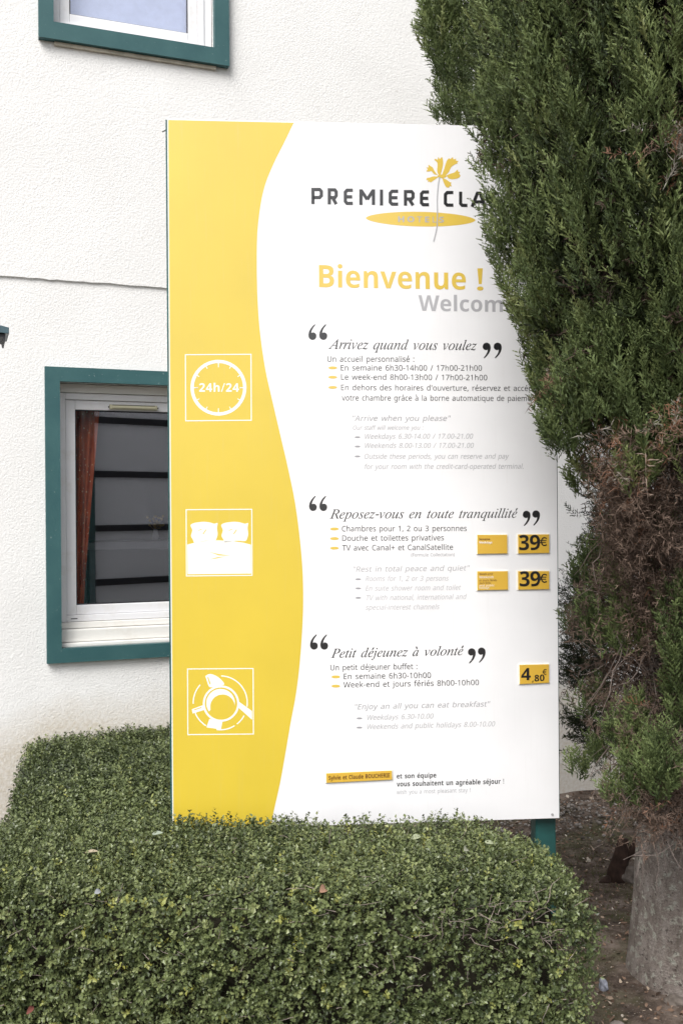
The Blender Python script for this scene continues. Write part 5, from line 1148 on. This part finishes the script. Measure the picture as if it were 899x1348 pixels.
# ---------------------------------------------------------------- near cypress
cyp = empty('cypress_tree', (1.195, 3.40, 0))
tag(cyp, 'tall near cypress with dense green plumes overlapping the right side of the sign', 'tree')
def local(o, root):
    """keep a mesh made in world coordinates where it is once it hangs under root"""
    o.parent = root; o.location = tuple(-np.array(root.location))
    return o
def trunk_mesh(cx, cy, prof_zr, seg=40, amp=0.012, wob=0.02, seed=1):
    rg = np.random.default_rng(seed); ph = rg.uniform(0, 6.28, 8); am = rg.uniform(0.3, 1, 8)
    zs = np.linspace(prof_zr[0][0], prof_zr[-1][0], 70)
    v = []; f = []
    for i, z in enumerate(zs):
        r = np.interp(z, [a for a, _ in prof_zr], [b for _, b in prof_zr])
        flare = max(0, 0.45 - z) / 0.45
        ox = wob * math.sin(z * 1.3); oy = wob * math.cos(z * 1.1)
        for k in range(seg):
            t = 2 * math.pi * k / seg
            g = 1 + amp / r * sum(am[j] * math.sin((j + 2) * t + ph[j] + z * (0.5 + 0.2 * j)) for j in range(5)) * 0.5
            g += flare ** 2 * 0.05 * (math.sin(4 * t + ph[6]) + 0.4) + rg.normal(0, 0.004)
            # a groove running down the bole
            g -= 0.10 * math.exp(-((t - 4.95 + 0.1 * z) / 0.10) ** 2)
            v.append((cx + ox + r * g * math.cos(t), cy + oy + r * g * math.sin(t), z))
    for i in range(len(zs) - 1):
        for k in range(seg):
            a = i * seg + k; b_ = i * seg + (k + 1) % seg
            f.append((a, b_, b_ + seg, a + seg))
    me = bpy.data.meshes.new('trunk'); me.from_pydata(v, [], f)
    for p in me.polygons: p.use_smooth = True
    return me
me = trunk_mesh(1.195, 3.40, [(-0.2, 0.25), (0.0, 0.222), (0.06, 0.212), (0.25, 0.195), (0.6, 0.18), (1.0, 0.16), (2.0, 0.12), (3.2, 0.07), (4.6, 0.03)])
local(link('trunk', me, M_BARK), cyp)
# limbs
lm = MB()
for i in range(40):
    z = rng.uniform(1.7, 4.0); th = rng.uniform(0, 6.28); L = rng.uniform(0.35, 0.6) * (1 if z < 3.3 else 0.6)
    p0 = np.array([1.19, 3.34, z]); o = np.array([math.cos(th), math.sin(th), 0])
    pts = [p0 + o * L * t + np.array([0, -0.12 * t, 0.55 * L * t * t + 0.1 * t]) + rng.normal(0, 0.008, 3) for t in (0, .25, .5, .75, 1)]
    if in_board(np.array(pts[2:])).any(): continue
    lm.tube(pts, [0.018, 0.014, 0.010, 0.006, 0.003], 6)
local(tag(lm.build('limb', M_TWIG, None, smooth=True), kind='stuff'), cyp)

def prof_near(z): return prof(y_of(z))
# th measured from +X; the camera sees the quarter from -X round to -Y
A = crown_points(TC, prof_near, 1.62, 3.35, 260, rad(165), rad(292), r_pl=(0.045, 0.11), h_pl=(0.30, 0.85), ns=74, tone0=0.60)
B_ = crown_points(TC, prof_near, 1.6, 3.3, 36, rad(-70), rad(165), r_pl=(0.09, 0.13), ns=40)
Cc = crown_points(TC, prof_near, 3.2, 4.4, 36, rad(0), rad(360), r_pl=(0.09, 0.13), ns=44)
# the ragged lower rim: plumes hanging on from row 480 to 620
rim = []
for (px, py, h, r, dy) in ((712, 522, .20, .045, 0), (726, 548, .22, .05, 0), (736, 562, .26, .05, -.05), (735, 590, .30, .07, -.1), (752, 612, .32, .075, -.15), (775, 575, .3, .08, -.3), (800, 560, .3, .08, -.35), (830, 575, .32, .08, -.4),
                           (860, 600, .34, .08, -.4), (890, 590, .34, .08, -.42), (745, 600, .2, .05, -.2), (748, 575, .2, .05, -.1)):
    c_ = at_depth(px, py, 2.88 + dy); rim.append(plume(c_, c_ + np.array([0.0, 0, h]), r, 90, np.array([-.4, -.6, 0]), 0.5))
# small green tufts lower down, each at its surveyed place
tufts = []
for (px, py, h, r, dy, n, tone) in ((806, 775, .17, .05, 0.1, 60, .5), (765, 660, .10, .03, .1, 24, .55), (832, 868, .28, .06, -.1, 120, .7), (797, 872, .22, .05, 0, 60, .55), (896, 900, .24, .05, -.3, 90, .5), (904, 975, .24, .04, -.2, 70, .5),
                                    (840, 1045, .22, .030, -.15, 60, .75), (836, 1000, .16, .028, -.12, 40, .65), (850, 1070, .14, .04, -.2, 50, .6), (872, 1060, .16, .035, -.3, 50, .5), (788, 1010, .05, .03, .2, 14, .55), (815, 1070, .08, .04, -.1, 26, .6), (838, 660, .08, .035, -.4, 26, .8),
                                    (760, 1030, .06, .03, .4, 16, .6), (775, 800, .14, .04, .1, 40, .3), (770, 860, .14, .04, .2, 40, .25), (862, 740, .12, .035, -.2, 30, .45), (845, 640, .1, .04, -.35, 40, .6), (818, 1000, .08, .03, -.1, 24, .5), (790, 960, .10, .03, .1, 24, .4)):
    c_ = at_depth(px, py, 2.95 + dy); tufts.append(plume(c_, c_ + np.array([0.0, 0, h]), r, int(n * 1.4), np.array([-.3, -.5, 0]), tone, 0.06, 0.12))
ni = 2200
ti = rng.uniform(0, 6.28, ni); zi = rng.uniform(1.75, 4.2, ni); ri = prof_near(zi) - rng.uniform(.10, .30, ni)
INN = (np.stack([TC[0] + np.cos(ti) * ri, TC[1] + np.sin(ti) * ri, zi], 1), np.stack([np.cos(ti), np.sin(ti), np.ones(ni)], 1) + rng.normal(0, .4, (ni, 3)), rng.uniform(.13, .2, ni), rng.uniform(0, .1, ni))  # inner sprays tinted near black, painting shade into the gaps
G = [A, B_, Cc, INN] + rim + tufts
P = np.concatenate([g[0] for g in G]); Dd = np.concatenate([g[1] for g in G]); Sc = np.concatenate([g[2] for g in G]); Tn = np.concatenate([g[3] for g in G])
tipp = P + Dd / np.linalg.norm(Dd, axis=1, keepdims=True) * Sc[:, None]
keep = ~(in_board(P) | in_board(tipp))
P, Dd, Sc, Tn = P[keep], Dd[keep], Sc[keep], Tn[keep]
print('near sprays', len(P))
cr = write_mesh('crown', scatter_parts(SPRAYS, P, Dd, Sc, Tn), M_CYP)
local(tag(cr, kind='stuff'), cyp)

# brown dead foliage inside the crown and hanging round the bole
n = 4300
th = rng.uniform(rad(150), rad(330), n); z = rng.uniform(0.70, 3.4, n)
r0 = np.where(z > 1.75, prof_near(np.clip(z, 1.75, 4)) - rng.uniform(0.12, 0.30, n), 0)
low = z <= 1.75
r0[low] = np.interp(z[low], [0.7, 0.9, 1.3, 1.75], [0.20, 0.25, 0.31, 0.48]) * rng.uniform(0.5, 1.0, low.sum())
cx_ = np.where(low, 1.14, TC[0]); cy_ = np.where(low, 3.05, TC[1])
P = np.stack([cx_ + np.cos(th) * r0, cy_ + np.sin(th) * r0, z], 1)
Dd = np.stack([np.cos(th) * .6, np.sin(th) * .6, np.where(low, rng.normal(-1.3, .6, n), rng.normal(.2, .6, n))], 1) + rng.normal(0, .3, (n, 3))
Sc = rng.uniform(0.07, 0.17, n)
cl = 0.5 + 0.5 * np.sin(th * 7 + z * 5) * np.cos(z * 9 + th * 3)
Tn = np.clip(rng.normal(0.25, .26, n) + 0.40 * cl, 0, 1)
Tn = np.where(low, Tn, Tn * 0.55)
# extra brown clumps seen at the lower rim
ex = []
for (px, py, r, k, tone, Y) in ((790, 610, .09, 60, .78, 2.72), (835, 610, .10, 70, .72, 2.6), (770, 640, .07, 50, .5, 2.8), (810, 650, .10, 90, .55, 2.7), (850, 670, .10, 90, .55, 2.65), (760, 690, .08, 50, .35, 2.9), (880, 690, .10, 70, .5, 2.7), (830, 720, .10, 80, .5, 2.75), (835, 660, .09, 90, .5, 2.72), (842, 700, .09, 90, .45, 2.72), (838, 750, .08, 70, .45, 2.75), (815, 690, .08, 60, .4, 2.8),
                               (893, 560, .05, 30, .85, 2.4), (734, 500, .025, 24, .8, 2.75), (597, 165, 0.0, 0, .8, 3), (650, 185, .04, 26, .4, 2.9), (785, 740, .08, 50, .4, 2.9), (865, 760, .10, 90, .5, 2.75), (845, 800, .09, 80, .45, 2.8), (875, 830, .09, 60, .4, 2.8),
                               (775, 790, .08, 60, .35, 3.0), (850, 930, .08, 60, .5, 2.85), (870, 1000, .10, 90, .6, 2.8), (885, 1050, .10, 90, .55, 2.8), (850, 1070, .07, 50, .6, 2.85), (835, 960, .07, 40, .6, 2.9), (800, 940, .10, 60, .5, 3.0), (780, 900, .08, 40, .4, 3.05), (893, 175, .05, 40, .9, 2.3)):
    if not k: continue
    c_ = at_depth(px, py, Y - .05)
    ex.append((c_ + rng.normal(0, r * 0.6, (k, 3)), rng.normal(0, 1, (k, 3)) + np.array([-.2, -.2, -.8]), rng.uniform(.05, .12, k), np.clip(rng.normal(tone, .12, k), 0, 1)))
P = np.concatenate([P] + [e[0] for e in ex]); Dd = np.concatenate([Dd] + [e[1] for e in ex]); Sc = np.concatenate([Sc] + [e[2] for e in ex]); Tn = np.concatenate([Tn] + [e[3] for e in ex])
tipp = P + Dd / np.linalg.norm(Dd, axis=1, keepdims=True) * Sc[:, None]
keep = ~(in_board(P) | in_board(tipp)) & ((P[:, 2] > 1.8) | ((np.minimum(P[:, 0] / P[:, 1], tipp[:, 0] / tipp[:, 1])) > 0.235 + 0.02 * np.sin(P[:, 2] * 9))); P, Dd, Sc, Tn = P[keep], Dd[keep], Sc[keep], Tn[keep]
local(tag(write_mesh('dead_foliage', scatter_parts(DEADS, P, Dd, Sc, Tn), M_DEADF), kind='stuff'), cyp)
# bare hanging twigs
tw = MB()
def wander(p0, d0, L, k=7, wig=0.25, sag=0.0):
    p = np.array(p0, float); d = np.array(d0, float); d /= np.linalg.norm(d); pts = [p.copy()]
    for i in range(k):
        d = d + rng.normal(0, wig, 3) + np.array([0, 0, -sag]); d /= np.linalg.norm(d); p = p + d * L / k; pts.append(p.copy())
    return pts
px_min = lambda pts: min(p[0] / p[1] for p in pts)
for i in range(300):
    py = rng.uniform(620, 1085); px = rng.uniform(max(795, 860 - (1090 - py) * 0.2), 930)
    c_ = at_depth(px, py, rng.uniform(2.78, 3.0))
    wp = wander(c_, (rng.normal(-.2, .45), rng.normal(-.1, .3), -1), rng.uniform(.10, .28), 6, .22)
    if px_min(wp) < 0.232: continue
    tw.tube(wp, np.linspace(rng.uniform(.0012, .0028), .0006, 7), 3, cap=False)
for i in range(60):
    c_ = at_depth(rng.uniform(790, 860), rng.uniform(860, 1040), rng.uniform(2.85, 3.15))
    if px_min(wp := wander(c_, (rng.normal(.2, .5), -.1, rng.uniform(-1, .6)), rng.uniform(.06, .15), 7, .2)) < 0.226: continue
    tw.tube(wp, np.linspace(.0022, .0007, 8), 3, cap=False)
local(tag(tw.build('hanging_twig', M_TWIG, None), kind='stuff'), cyp)

# ---------------------------------------------------------------- rear cypress, against the wall
RC = np.array([1.26, 4.25])
rear = empty('cypress_tree', (RC[0], RC[1], 0))
tag(rear, 'darker cypress behind the sign close to the wall, its crown showing above the board', 'tree')
def prof_rear(z): return np.interp(z, [0.4, 1.2, 1.9, 2.6, 3.12, 3.3, 3.5, 3.7, 3.9, 4.6, 5.4], [0.2, 0.3, 0.42, 0.52, 0.64, 0.77, 0.86, 0.89, 0.86, 0.65, 0.2])
me = trunk_mesh(RC[0] + 0.11, RC[1], [(-0.1, 0.09), (0.0, 0.07), (0.2, 0.055), (1.5, 0.05), (5.0, 0.02)], 20, 0.006, 0.02, 5)
local(link('trunk', me, M_BARK), rear)
R1 = crown_points(RC, prof_rear, 2.95, 4.9, 170, rad(140), rad(300), r_pl=(0.08, 0.14), h_pl=(0.25, 0.5), ns=44, tone0=0.55)
R2 = crown_points(RC, prof_rear, 2.2, 4.9, 70, rad(-60), rad(140), r_pl=(0.10, 0.16), h_pl=(0.3, 0.5), ns=18, tone0=0.4)
R3 = []
for (px, py, h, r, n, tone) in ((580, 50, .25, .07, 80, .75), (576, 80, .2, .06, 70, .7), (590, 20, .25, .07, 70, .75), (594, 110, .22, .07, 70, .6), (600, 140, .2, .07, 70, .5), (590, 168, .06, .06, 40, .6), (575, 95, .2, .05, 50, .7), (628, 155, .2, .08, 60, .7)):
    c_ = at_depth(px, py, 3.85); R3.append(plume(c_, c_ + np.array([0, 0, h]), r, n, np.array([-.6, -.3, 0]), tone, .06, .11))
G = [R1, R2] + R3
P = np.concatenate([g[0] for g in G]); Dd = np.concatenate([g[1] for g in G]); Sc = np.concatenate([g[2] for g in G]) * 1.1; Tn = np.concatenate([g[3] for g in G])
def behind_ok(p):
    q = p[:, :2] - SC[:2]; n = q @ SN[:2]; wn = (p - WO) @ WN
    return ((n < -0.13) | (p[:, 2] > vT + .03) & (n < 0)) & (wn > 0.03)
keep = behind_ok(P); P, Dd, Sc, Tn = P[keep], Dd[keep], Sc[keep], Tn[keep]
print('rear sprays', len(P))
local(tag(write_mesh('crown', scatter_parts(SPRAYS, P, Dd, Sc, Tn), M_CYP), kind='stuff'), rear)
# sparse dark lower twigs, wall showing through
L = []; lt_ = MB()
for i in range(125):
    py = rng.uniform(600, 1010)
    dens = 1.0 if 760 < py < 960 else 0.55
    if rng.uniform() > dens: continue
    edge_x = np.interp(py, [600, 700, 770, 860, 950, 1040], [775, 768, 745, 738, 740, 765])
    px = edge_x + abs(rng.normal(0, 32)) + 4
    c_ = at_depth(px, py, rng.uniform(3.75, 4.25))
    base = np.array([RC[0] + .08, RC[1], c_[2] - 0.12])
    pts = [base + (c_ - base) * t + np.array([0, 0, 0.06 * math.sin(3.1 * t)]) + rng.normal(0, .008, 3) for t in np.linspace(0, 1, 5)]
    lt_.tube(pts, np.linspace(.007, .0015, 5), 4, cap=False)
    k = rng.integers(10, 24)
    a = rng.uniform(.72, 1.0, k)
    pos = base + (c_ - base) * a[:, None] + rng.normal(0, .028, (k, 3))
    d = (c_ - base) / np.linalg.norm(c_ - base) + rng.normal(0, .6, (k, 3)) + np.array([0, 0, .25])
    L.append((pos, d, rng.uniform(.045, .10, k), np.clip(rng.normal(.35, .22, k) + (.3 if py > 980 else 0), 0, 1)))
P = np.concatenate([e[0] for e in L]); Dd = np.concatenate([e[1] for e in L]); Sc = np.concatenate([e[2] for e in L]); Tn = np.concatenate([e[3] for e in L])
keep = ((P - WO) @ WN > .03) & (((P[:, :2] - SC[:2]) @ SN[:2]) < -.1); P, Dd, Sc, Tn = P[keep], Dd[keep], Sc[keep], Tn[keep]
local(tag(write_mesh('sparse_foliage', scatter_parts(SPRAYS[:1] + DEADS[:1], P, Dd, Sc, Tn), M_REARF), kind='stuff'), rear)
local(tag(lt_.build('limb', M_TWIG, None), kind='stuff'), rear)

# ================================================================ HEDGE
hedge = empty('clipped_hedge', (-0.4, 2.9, 0))
tag(hedge, 'low clipped small leaved hedge wrapping round the foot of the sign', 'hedge')
def vnoise(p, f, seed):
    rg = np.random.default_rng(seed); ph = rg.uniform(0, 6.28, (6, 4)); k = rg.normal(0, 1, (6, 3)) * f
    return sum(np.sin(p @ k[i] + ph[i, 0]) for i in range(6)) / 6
def rbox(p, c, h, r):
    q = np.abs(p - c) - (np.array(h) - r)
    return np.linalg.norm(np.maximum(q, 0), axis=-1) + np.minimum(q.max(axis=-1), 0) - r
def hedge_sdf(p):
    pa = p.copy(); pa[..., 2] += np.clip(p[..., 0] - 0.34, 0, 1) * 0.14 + np.clip(p[..., 0] - 0.38, 0, 1) * np.clip(p[..., 1] - 2.9, 0, 1) * 0.9                      # right end slopes away
    a = rbox(pa, np.array([-1.05, 2.90, 0.26]), (1.70, 0.335, 0.352), 0.07)
    pb = p.copy(); pb[..., 0] += (p[..., 1] - 3.3) * 0.26
    b_ = rbox(pb, np.array([-0.60, 3.94, 0.26]), (0.515, 0.86, 0.297), 0.035)
    d = np.minimum(a, b_)
    return d + 0.018 * vnoise(p, 7, 3) + 0.011 * vnoise(p, 22, 4)
def hedge_grad(p, e=0.004):
    g = np.stack([hedge_sdf(p + np.eye(3)[i] * e) - hedge_sdf(p - np.eye(3)[i] * e) for i in range(3)], -1)
    return g / (np.linalg.norm(g, axis=-1, keepdims=True) + 1e-9)
def leaf_sprig(nl=9, L=0.05):
    """short shoot with small opposite oval leaves, real size, growing along +Z"""
    V = []; F = []; T = []
    bend = rng.normal(0, 0.15, 2)
    for i in range(nl):
        t = (i + 0.5) / nl; c = np.array([bend[0] * t * t * L, bend[1] * t * t * L, t * L])
        az = i * 2.2 + rng.normal(0, .4); el = rng.uniform(.15, .95)
        d = np.array([math.cos(az) * math.cos(el), math.sin(az) * math.cos(el), math.sin(el)])
        s = np.cross(d, [0, 0, 1.0]); s /= np.linalg.norm(s); u = np.cross(s, d)
        ln = rng.uniform(.0085, .0150); wd = ln * rng.uniform(.25, .33)
        n = len(V); k = 0.28 * wd
        pts = [c + d * .001, c + d * ln * .42 + s * wd * 1.15 + u * k * 1.4, c + d * ln * .58 - s * wd * 1.15 + u * k * 1.4, c + d * ln]
        V += pts; T += [0.3 + .7 * t] * 4
        F += [(n, n + 1, n + 3), (n, n + 3, n + 2)]
    n = len(V); w_ = .0007
    V += [np.array([-w_, 0, -.01]), np.array([w_, 0, -.01]), np.array([bend[0] * L, bend[1] * L, L])]; F += [(n, n + 1, n + 2)]; T += [0, 0, 0]
    return np.array(V), np.array(F), np.array(T)
SPR = [leaf_sprig(9), leaf_sprig(10), leaf_sprig(8), leaf_sprig(10, .06)]
pts = []
lo = np.array([-2.0, 2.45, -0.02]); hi = np.array([0.80, 4.85, 0.72])
tot = 0
while tot < 26500:
    q = rng.uniform(lo, hi, (400000, 3)); d = hedge_sdf(q)
    m = (d < 0.0) & (d > -0.05) & ((q - WO) @ WN > 0.01)
    q = q[m]
    # keep what could be seen from near the photograph's place; thin the rest
    g = hedge_grad(q); vis = ((EYE - q) * g).sum(1) > -0.2
    far = q[:, 0] < -1.62
    hid = (q[:, 1] > 3.4) & (q[:, 0] > -0.45)
    keepm = np.where(vis, rng.uniform(size=len(q)) < np.where(hid, .25, 1), rng.uniform(size=len(q)) < .10) & (~far | (rng.uniform(size=len(q)) < .4))
    q = q[keepm]
    qn = (q[:, :2] - SC[:2]) @ SN[:2]; qu = (q[:, :2] - SC[:2]) @ SD[:2]
    q = q[~((np.abs(qn + 0.03) < 0.05) & (q[:, 2] > vB - .02) & (qu > uL - .02) & (qu < uR + .02))]
    pts.append(q); tot += len(q)
q = np.concatenate(pts)
g = hedge_grad(q); dd = hedge_sdf(q)
holes = vnoise(q, 13, 9)
bare = (np.abs(q[:, 0] - 0.33) < 0.25) & (np.abs(q[:, 2] - 0.45) < 0.10) & (q[:, 1] < 2.75)
kp = ~((holes > 0.5) & (dd > -0.02)) & ~(bare & (rng.uniform(size=len(q)) < .30))
q, g, dd = q[kp], g[kp], dd[kp]
dirs = g * 0.9 + np.array([0, 0, .35]) + rng.normal(0, .45, q.shape)
tint = np.clip(0.45 + 0.25 * vnoise(q, 5, 12) + rng.normal(0, .22, len(q)) + np.where(rng.uniform(size=len(q)) < .03, .5, 0), 0, 1)
scl = rng.uniform(.75, 1.15, len(q)) * np.where(q[:, 1] > 3.4, 1.15, 1.0)
print('hedge sprigs', len(q))
M_HEDGE = leaf_mat('hedge_leaf', [(0.0, (0.016, 0.026, 0.011)), (0.40, (0.047, 0.067, 0.025)), (0.75, (0.115, 0.143, 0.053)), (0.97, (0.25, 0.26, 0.115)), (1.0, (0.36, 0.34, 0.05))], (0.180, 0.212, 0.085), 0.36, 0.38, 0.10)  # darkest tint and pale tips put extra shade and light into the colour
R = frames(dirs); kk = rng.integers(0, len(SPR), len(q)); parts = []
for i, (v, f, t) in enumerate(SPR):
    m = kk == i; parts.append(big_mesh('', v, f, q[m] - dirs[m] / np.linalg.norm(dirs[m], axis=1, keepdims=True) * .02, R[m], scl[m], None, tint=tint[m], tipv=t))
local(tag(write_mesh('foliage', parts, M_HEDGE), kind='stuff'), hedge)

# dark solid core boxes added to stop light leaking through the hedge
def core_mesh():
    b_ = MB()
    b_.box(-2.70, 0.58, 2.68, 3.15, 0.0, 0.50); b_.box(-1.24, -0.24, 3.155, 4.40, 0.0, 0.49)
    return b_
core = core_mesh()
M_CORE = simple('light_stop_dark', (0.035, 0.032, 0.022), 0.95, 0.1, 0.5, 60)
co = core.build('light_stop_core', M_CORE, None, bevel=0.05); local(tag(co, kind='stuff'), hedge)
# bare twigs poking through
tw = MB()
def surf_pt(px, py):
    d = ray(px, py); t = 1.9
    for _ in range(200):
        p = EYE + d * t; s = float(hedge_sdf(p[None])[0])
        if s < 0.002: break
        t += max(s * .5, .003)
    return EYE + d * t
for i in range(42):
    c_ = surf_pt(rng.uniform(560, 730), rng.uniform(1195, 1245)) + np.array([0, rng.uniform(.005, .03), 0])
    tw.tube(wander(c_, (rng.normal(.6, .8), rng.normal(-.15, .15), rng.normal(-.1, .45)), rng.uniform(.04, .10), 6, .3), np.linspace(.0015, .0006, 7), 3, cap=False)
for i in range(120):
    px, py = rng.uniform(5, 770), rng.uniform(1085, 1345)
    if px > 640 and py < 1130: continue
    c_ = surf_pt(px, py)
    tw.tube(wander(c_, (rng.normal(0, .8), rng.normal(-.1, .3), rng.uniform(-.2, .6)), rng.uniform(.02, .06), 5, .14), np.linspace(.0012, .0005, 6), 3, cap=False)
local(tag(tw.build('bare_twig', simple('bleached_twig', (0.20, 0.165, 0.145), .8, .2, .3, 30), None), kind='stuff'), hedge)

# ---------------------------------------------------------------- fallen leaves lying on the hedge
def fallen(px, py, L, W, col, label, ang=0.0, on=None):
    c_ = surf_pt(px, py) if on is None else on_ground(px, py, 0.02)
    if on is None: c_ = c_ + np.array([0, -0.008, 0.010])
    V = []; F = []; k = 7
    for i in range(k + 1):
        t = i / k; w_ = W * math.sin(math.pi * (0.04 + .93 * t)) ** .8
        V += [(t * L - L / 2, -w_ / 2, .15 * w_ + .12 * L * math.sin(t * 3)), (t * L - L / 2, 0, .12 * L * math.sin(t * 3)), (t * L - L / 2, w_ / 2, .25 * w_ + .12 * L * math.sin(t * 3))]
    for i in range(k):
        a = i * 3
        F += [(a, a + 1, a + 4, a + 3), (a + 1, a + 2, a + 5, a + 4)]
    me = bpy.data.meshes.new('fallen_leaf'); me.from_pydata(V, [], F)
    for p in me.polygons: p.use_smooth = True
    o = link('fallen_leaf', me, simple('dry_leaf', tuple(.62 * c for c in col), .6, .3, .2, 60)); o.location = tuple(c_)
    o.rotation_euler = (rad(38) if on is None else rad(5), rad(rng.uniform(-10, 10)), rad(ang))
    tag(o, label, 'leaf', 'fallen leaves')
fallen(547, 1106, .030, .016, (.42, .46, .30), 'pale green fallen leaf on the hedge top below the sign centre', 10)
fallen(612, 1122, .024, .018, (.42, .43, .33), 'whitish round fallen leaf on the hedge right of the pale green one', 60)
fallen(643, 1113, .026, .013, (.42, .46, .30), 'pale olive fallen leaf on the hedge top left of the green post', 0)
fallen(727, 1131, .020, .015, (.45, .45, .40), 'whitish fallen leaf on the hedge right at the green post foot', 30)
fallen(425, 1175, .034, .022, (.48, .28, .19), 'orange brown fallen leaf on the hedge below the sign text', 65)
fallen(578, 1132, .014, .010, (.5, .55, .38), 'tiny light green fallen leaf on the hedge below the whitish round leaf', 20)
fallen(122, 1125, .038, .009, (.52, .43, .30), 'narrow beige fallen leaf lying flat on the left of the hedge', 3)
fallen(130, 1178, .017, .015, (.38, .40, .42), 'small grey white fallen petal on the hedge left part', 40)
fallen(208, 1101, .034, .012, (.40, .46, .36), 'grey green fallen leaf on the hedge just left of the yellow band', 8)
fallen(41, 1333, .034, .014, (.32, .11, .09), 'dark red fallen leaf low on the hedge face at the bottom left', 80)

# ================================================================ GROUND LITTER, STONES
V3 = []
k = 9500
gx = rng.uniform(0.25, 2.3, k); gy = rng.uniform(2.5, 5.6, k)
gz = ground_h(gx, gy)
chip = np.array([(-1, -.25, 0), (0, -.5, .12), (1, 0, .05), (.1, .45, .2), (-.7, .3, .02)]); chf = np.array([(0, 1, 3), (1, 2, 3), (0, 3, 4)])
nrm = np.stack([rng.normal(0, .35, k), rng.normal(0, .35, k), np.ones(k)], 1)
lit = big_mesh('', chip, chf, np.stack([gx, gy, gz + .002], 1), frames(nrm), rng.uniform(.003, .012, k) * np.where(rng.uniform(size=k) < .06, 1.8, 1), None, tint=rng.uniform(0, 1, k), tipv=np.zeros(5))
M_LIT = leaf_mat('litter', [(0.0, (.045, .03, .022)), (0.35, (.12, .078, .055)), (0.7, (.24, .16, .115)), (0.92, (.42, .34, .26)), (1.0, (.5, .46, .40))], None, .85, .15, .05)
o = write_mesh('leaf_litter', [lit], M_LIT); tag(o, 'brown dry leaf crumbs and bark chips scattered on the bare soil by the tree', 'leaf litter', kind='stuff')
# rubble along the wall foot
k = 3200
s_ = rng.uniform(-1.2, 2.0, k); n_ = np.abs(rng.normal(.22, .22, k)) + .02
pos = WO + WD * s_[:, None] + WN * n_[:, None]; pos[:, 2] = .006
ico = bmesh.new(); bmesh.ops.create_icosphere(ico, subdivisions=1, radius=1.0)
iv = np.array([v.co[:] for v in ico.verts]) * np.array([1, .8, .6]) * rng.uniform(.8, 1.15, (len(ico.verts), 1)); iff = np.array([[v.index for v in f.verts] for f in ico.faces]); ico.free()
rb = big_mesh('', iv, iff, pos, frames(nrm[:k]), rng.uniform(.003, .013, k), None, tint=rng.uniform(0, 1, k), tipv=np.zeros(len(iv)))
M_RUB = leaf_mat('rubble', [(0, (.07, .06, .05)), (.5, (.15, .13, .115)), (1.0, (.30, .28, .26))], None, .9, .2, .0)
o = write_mesh('gravel', [rb], M_RUB); tag(o, 'grey gravel and rubble strip along the foot of the wall', 'gravel', kind='stuff')

def stone(px, py, sx, sy, sz, col, label, rz=0, lift=0.4, seed=0):
    c_ = on_ground(px, py); rg = np.random.default_rng(seed)
    bm_ = bmesh.new(); bmesh.ops.create_icosphere(bm_, subdivisions=3, radius=1.0)
    ph = rg.uniform(0, 6.28, 6)
    for v in bm_.verts:
        d = v.co.copy(); k_ = 1 + .13 * math.sin(3 * d.x + ph[0]) * math.cos(2.6 * d.y + ph[1]) + .10 * math.sin(5 * d.z + 4 * d.x + ph[2]) + rg.normal(0, .02)
        v.co = Vector((d.x * sx, d.y * sy, d.z * sz)) * k_
    me = bpy.data.meshes.new('stone'); bm_.to_mesh(me); bm_.free()
    o = link('stone', me, simple('stone_rock', col, .85, .2, .35, 40, .6)); o.location = (c_[0], c_[1], sz * lift); o.rotation_euler = (0, 0, rad(rz)); tag(o, label, 'stone')
stone(794, 1302, .014, .02, .022, (.22, .23, .27), 'blue grey pebble on the soil between the hedge end and the near trunk', 10, .6, 1)
stone(829, 1157, .055, .045, .045, (.13, .11, .095), 'rounded brown stone beside the reddish stump behind the near trunk', 20, .35, 2)
stone(890, 1322, .035, .03, .022, (.13, .11, .095), 'flat grey brown stone at the foot of the near cypress trunk', 0, .3, 3)
stone(812, 1352, .03, .02, .012, (.22, .19, .17), 'small grey stone at the bottom edge right of the hedge', 30, .4, 4)
# reddish stump with a fork
c_ = on_ground(812, 1156)
b = MB()
b.tube([(0, 0, -.05), (.0, 0, .03), (.02, 0, .10), (.03, .01, .17)], [.058, .042, .034, .022], 10)
b.tube([(.02, 0, .07), (.06, -.01, .12), (.08, -.01, .18)], [.022, .016, .007], 8)
b.tube([(-.01, 0, .0), (-.06, -.02, -.01), (-.10, -.03, -.03)], [.03, .02, .008], 8)
o = b.build('tree_stump', simple('red_brown_wood', (.036, .021, .016), .85, .2, .5, 30, .8), None, smooth=True); o.location = (c_[0], c_[1], 0)
tag(o, 'small reddish brown forked stump on the soil left of the near trunk', 'stump')
# grassy moss film between the post and the trunks
k = 2600
mx = rng.normal(.98, .25, k); my = rng.normal(4.35, .28, k)
bl_ = np.array([(-.07, 0, 0), (.07, 0, 0), (.0, .15, 1)]); bf = np.array([(0, 1, 2)])
dirs2 = np.stack([rng.normal(0, .5, k), rng.normal(0, .5, k), np.ones(k)], 1)
gm = big_mesh('', bl_, bf, np.stack([mx, my, ground_h(mx, my)], 1), frames(dirs2), rng.uniform(.008, .022, k), None, tint=rng.uniform(.2, .8, k), tipv=np.zeros(3))
o = write_mesh('short_grass', [gm], leaf_mat('short_grass_blade', [(0, (.05, .05, .02)), (1, (.12, .14, .045))], None, .7, .2, .3)); tag(o, 'thin olive grass and moss patch on the soil behind the green post', 'grass', kind='stuff')
fallen(757, 1344, .03, .02, (.62, .48, .06), 'yellow fallen leaf on the soil at the bottom edge beside the hedge', 20, on=True)
print('triangles', sum(len(o.data.polygons) for o in S.objects if o.type == 'MESH'))
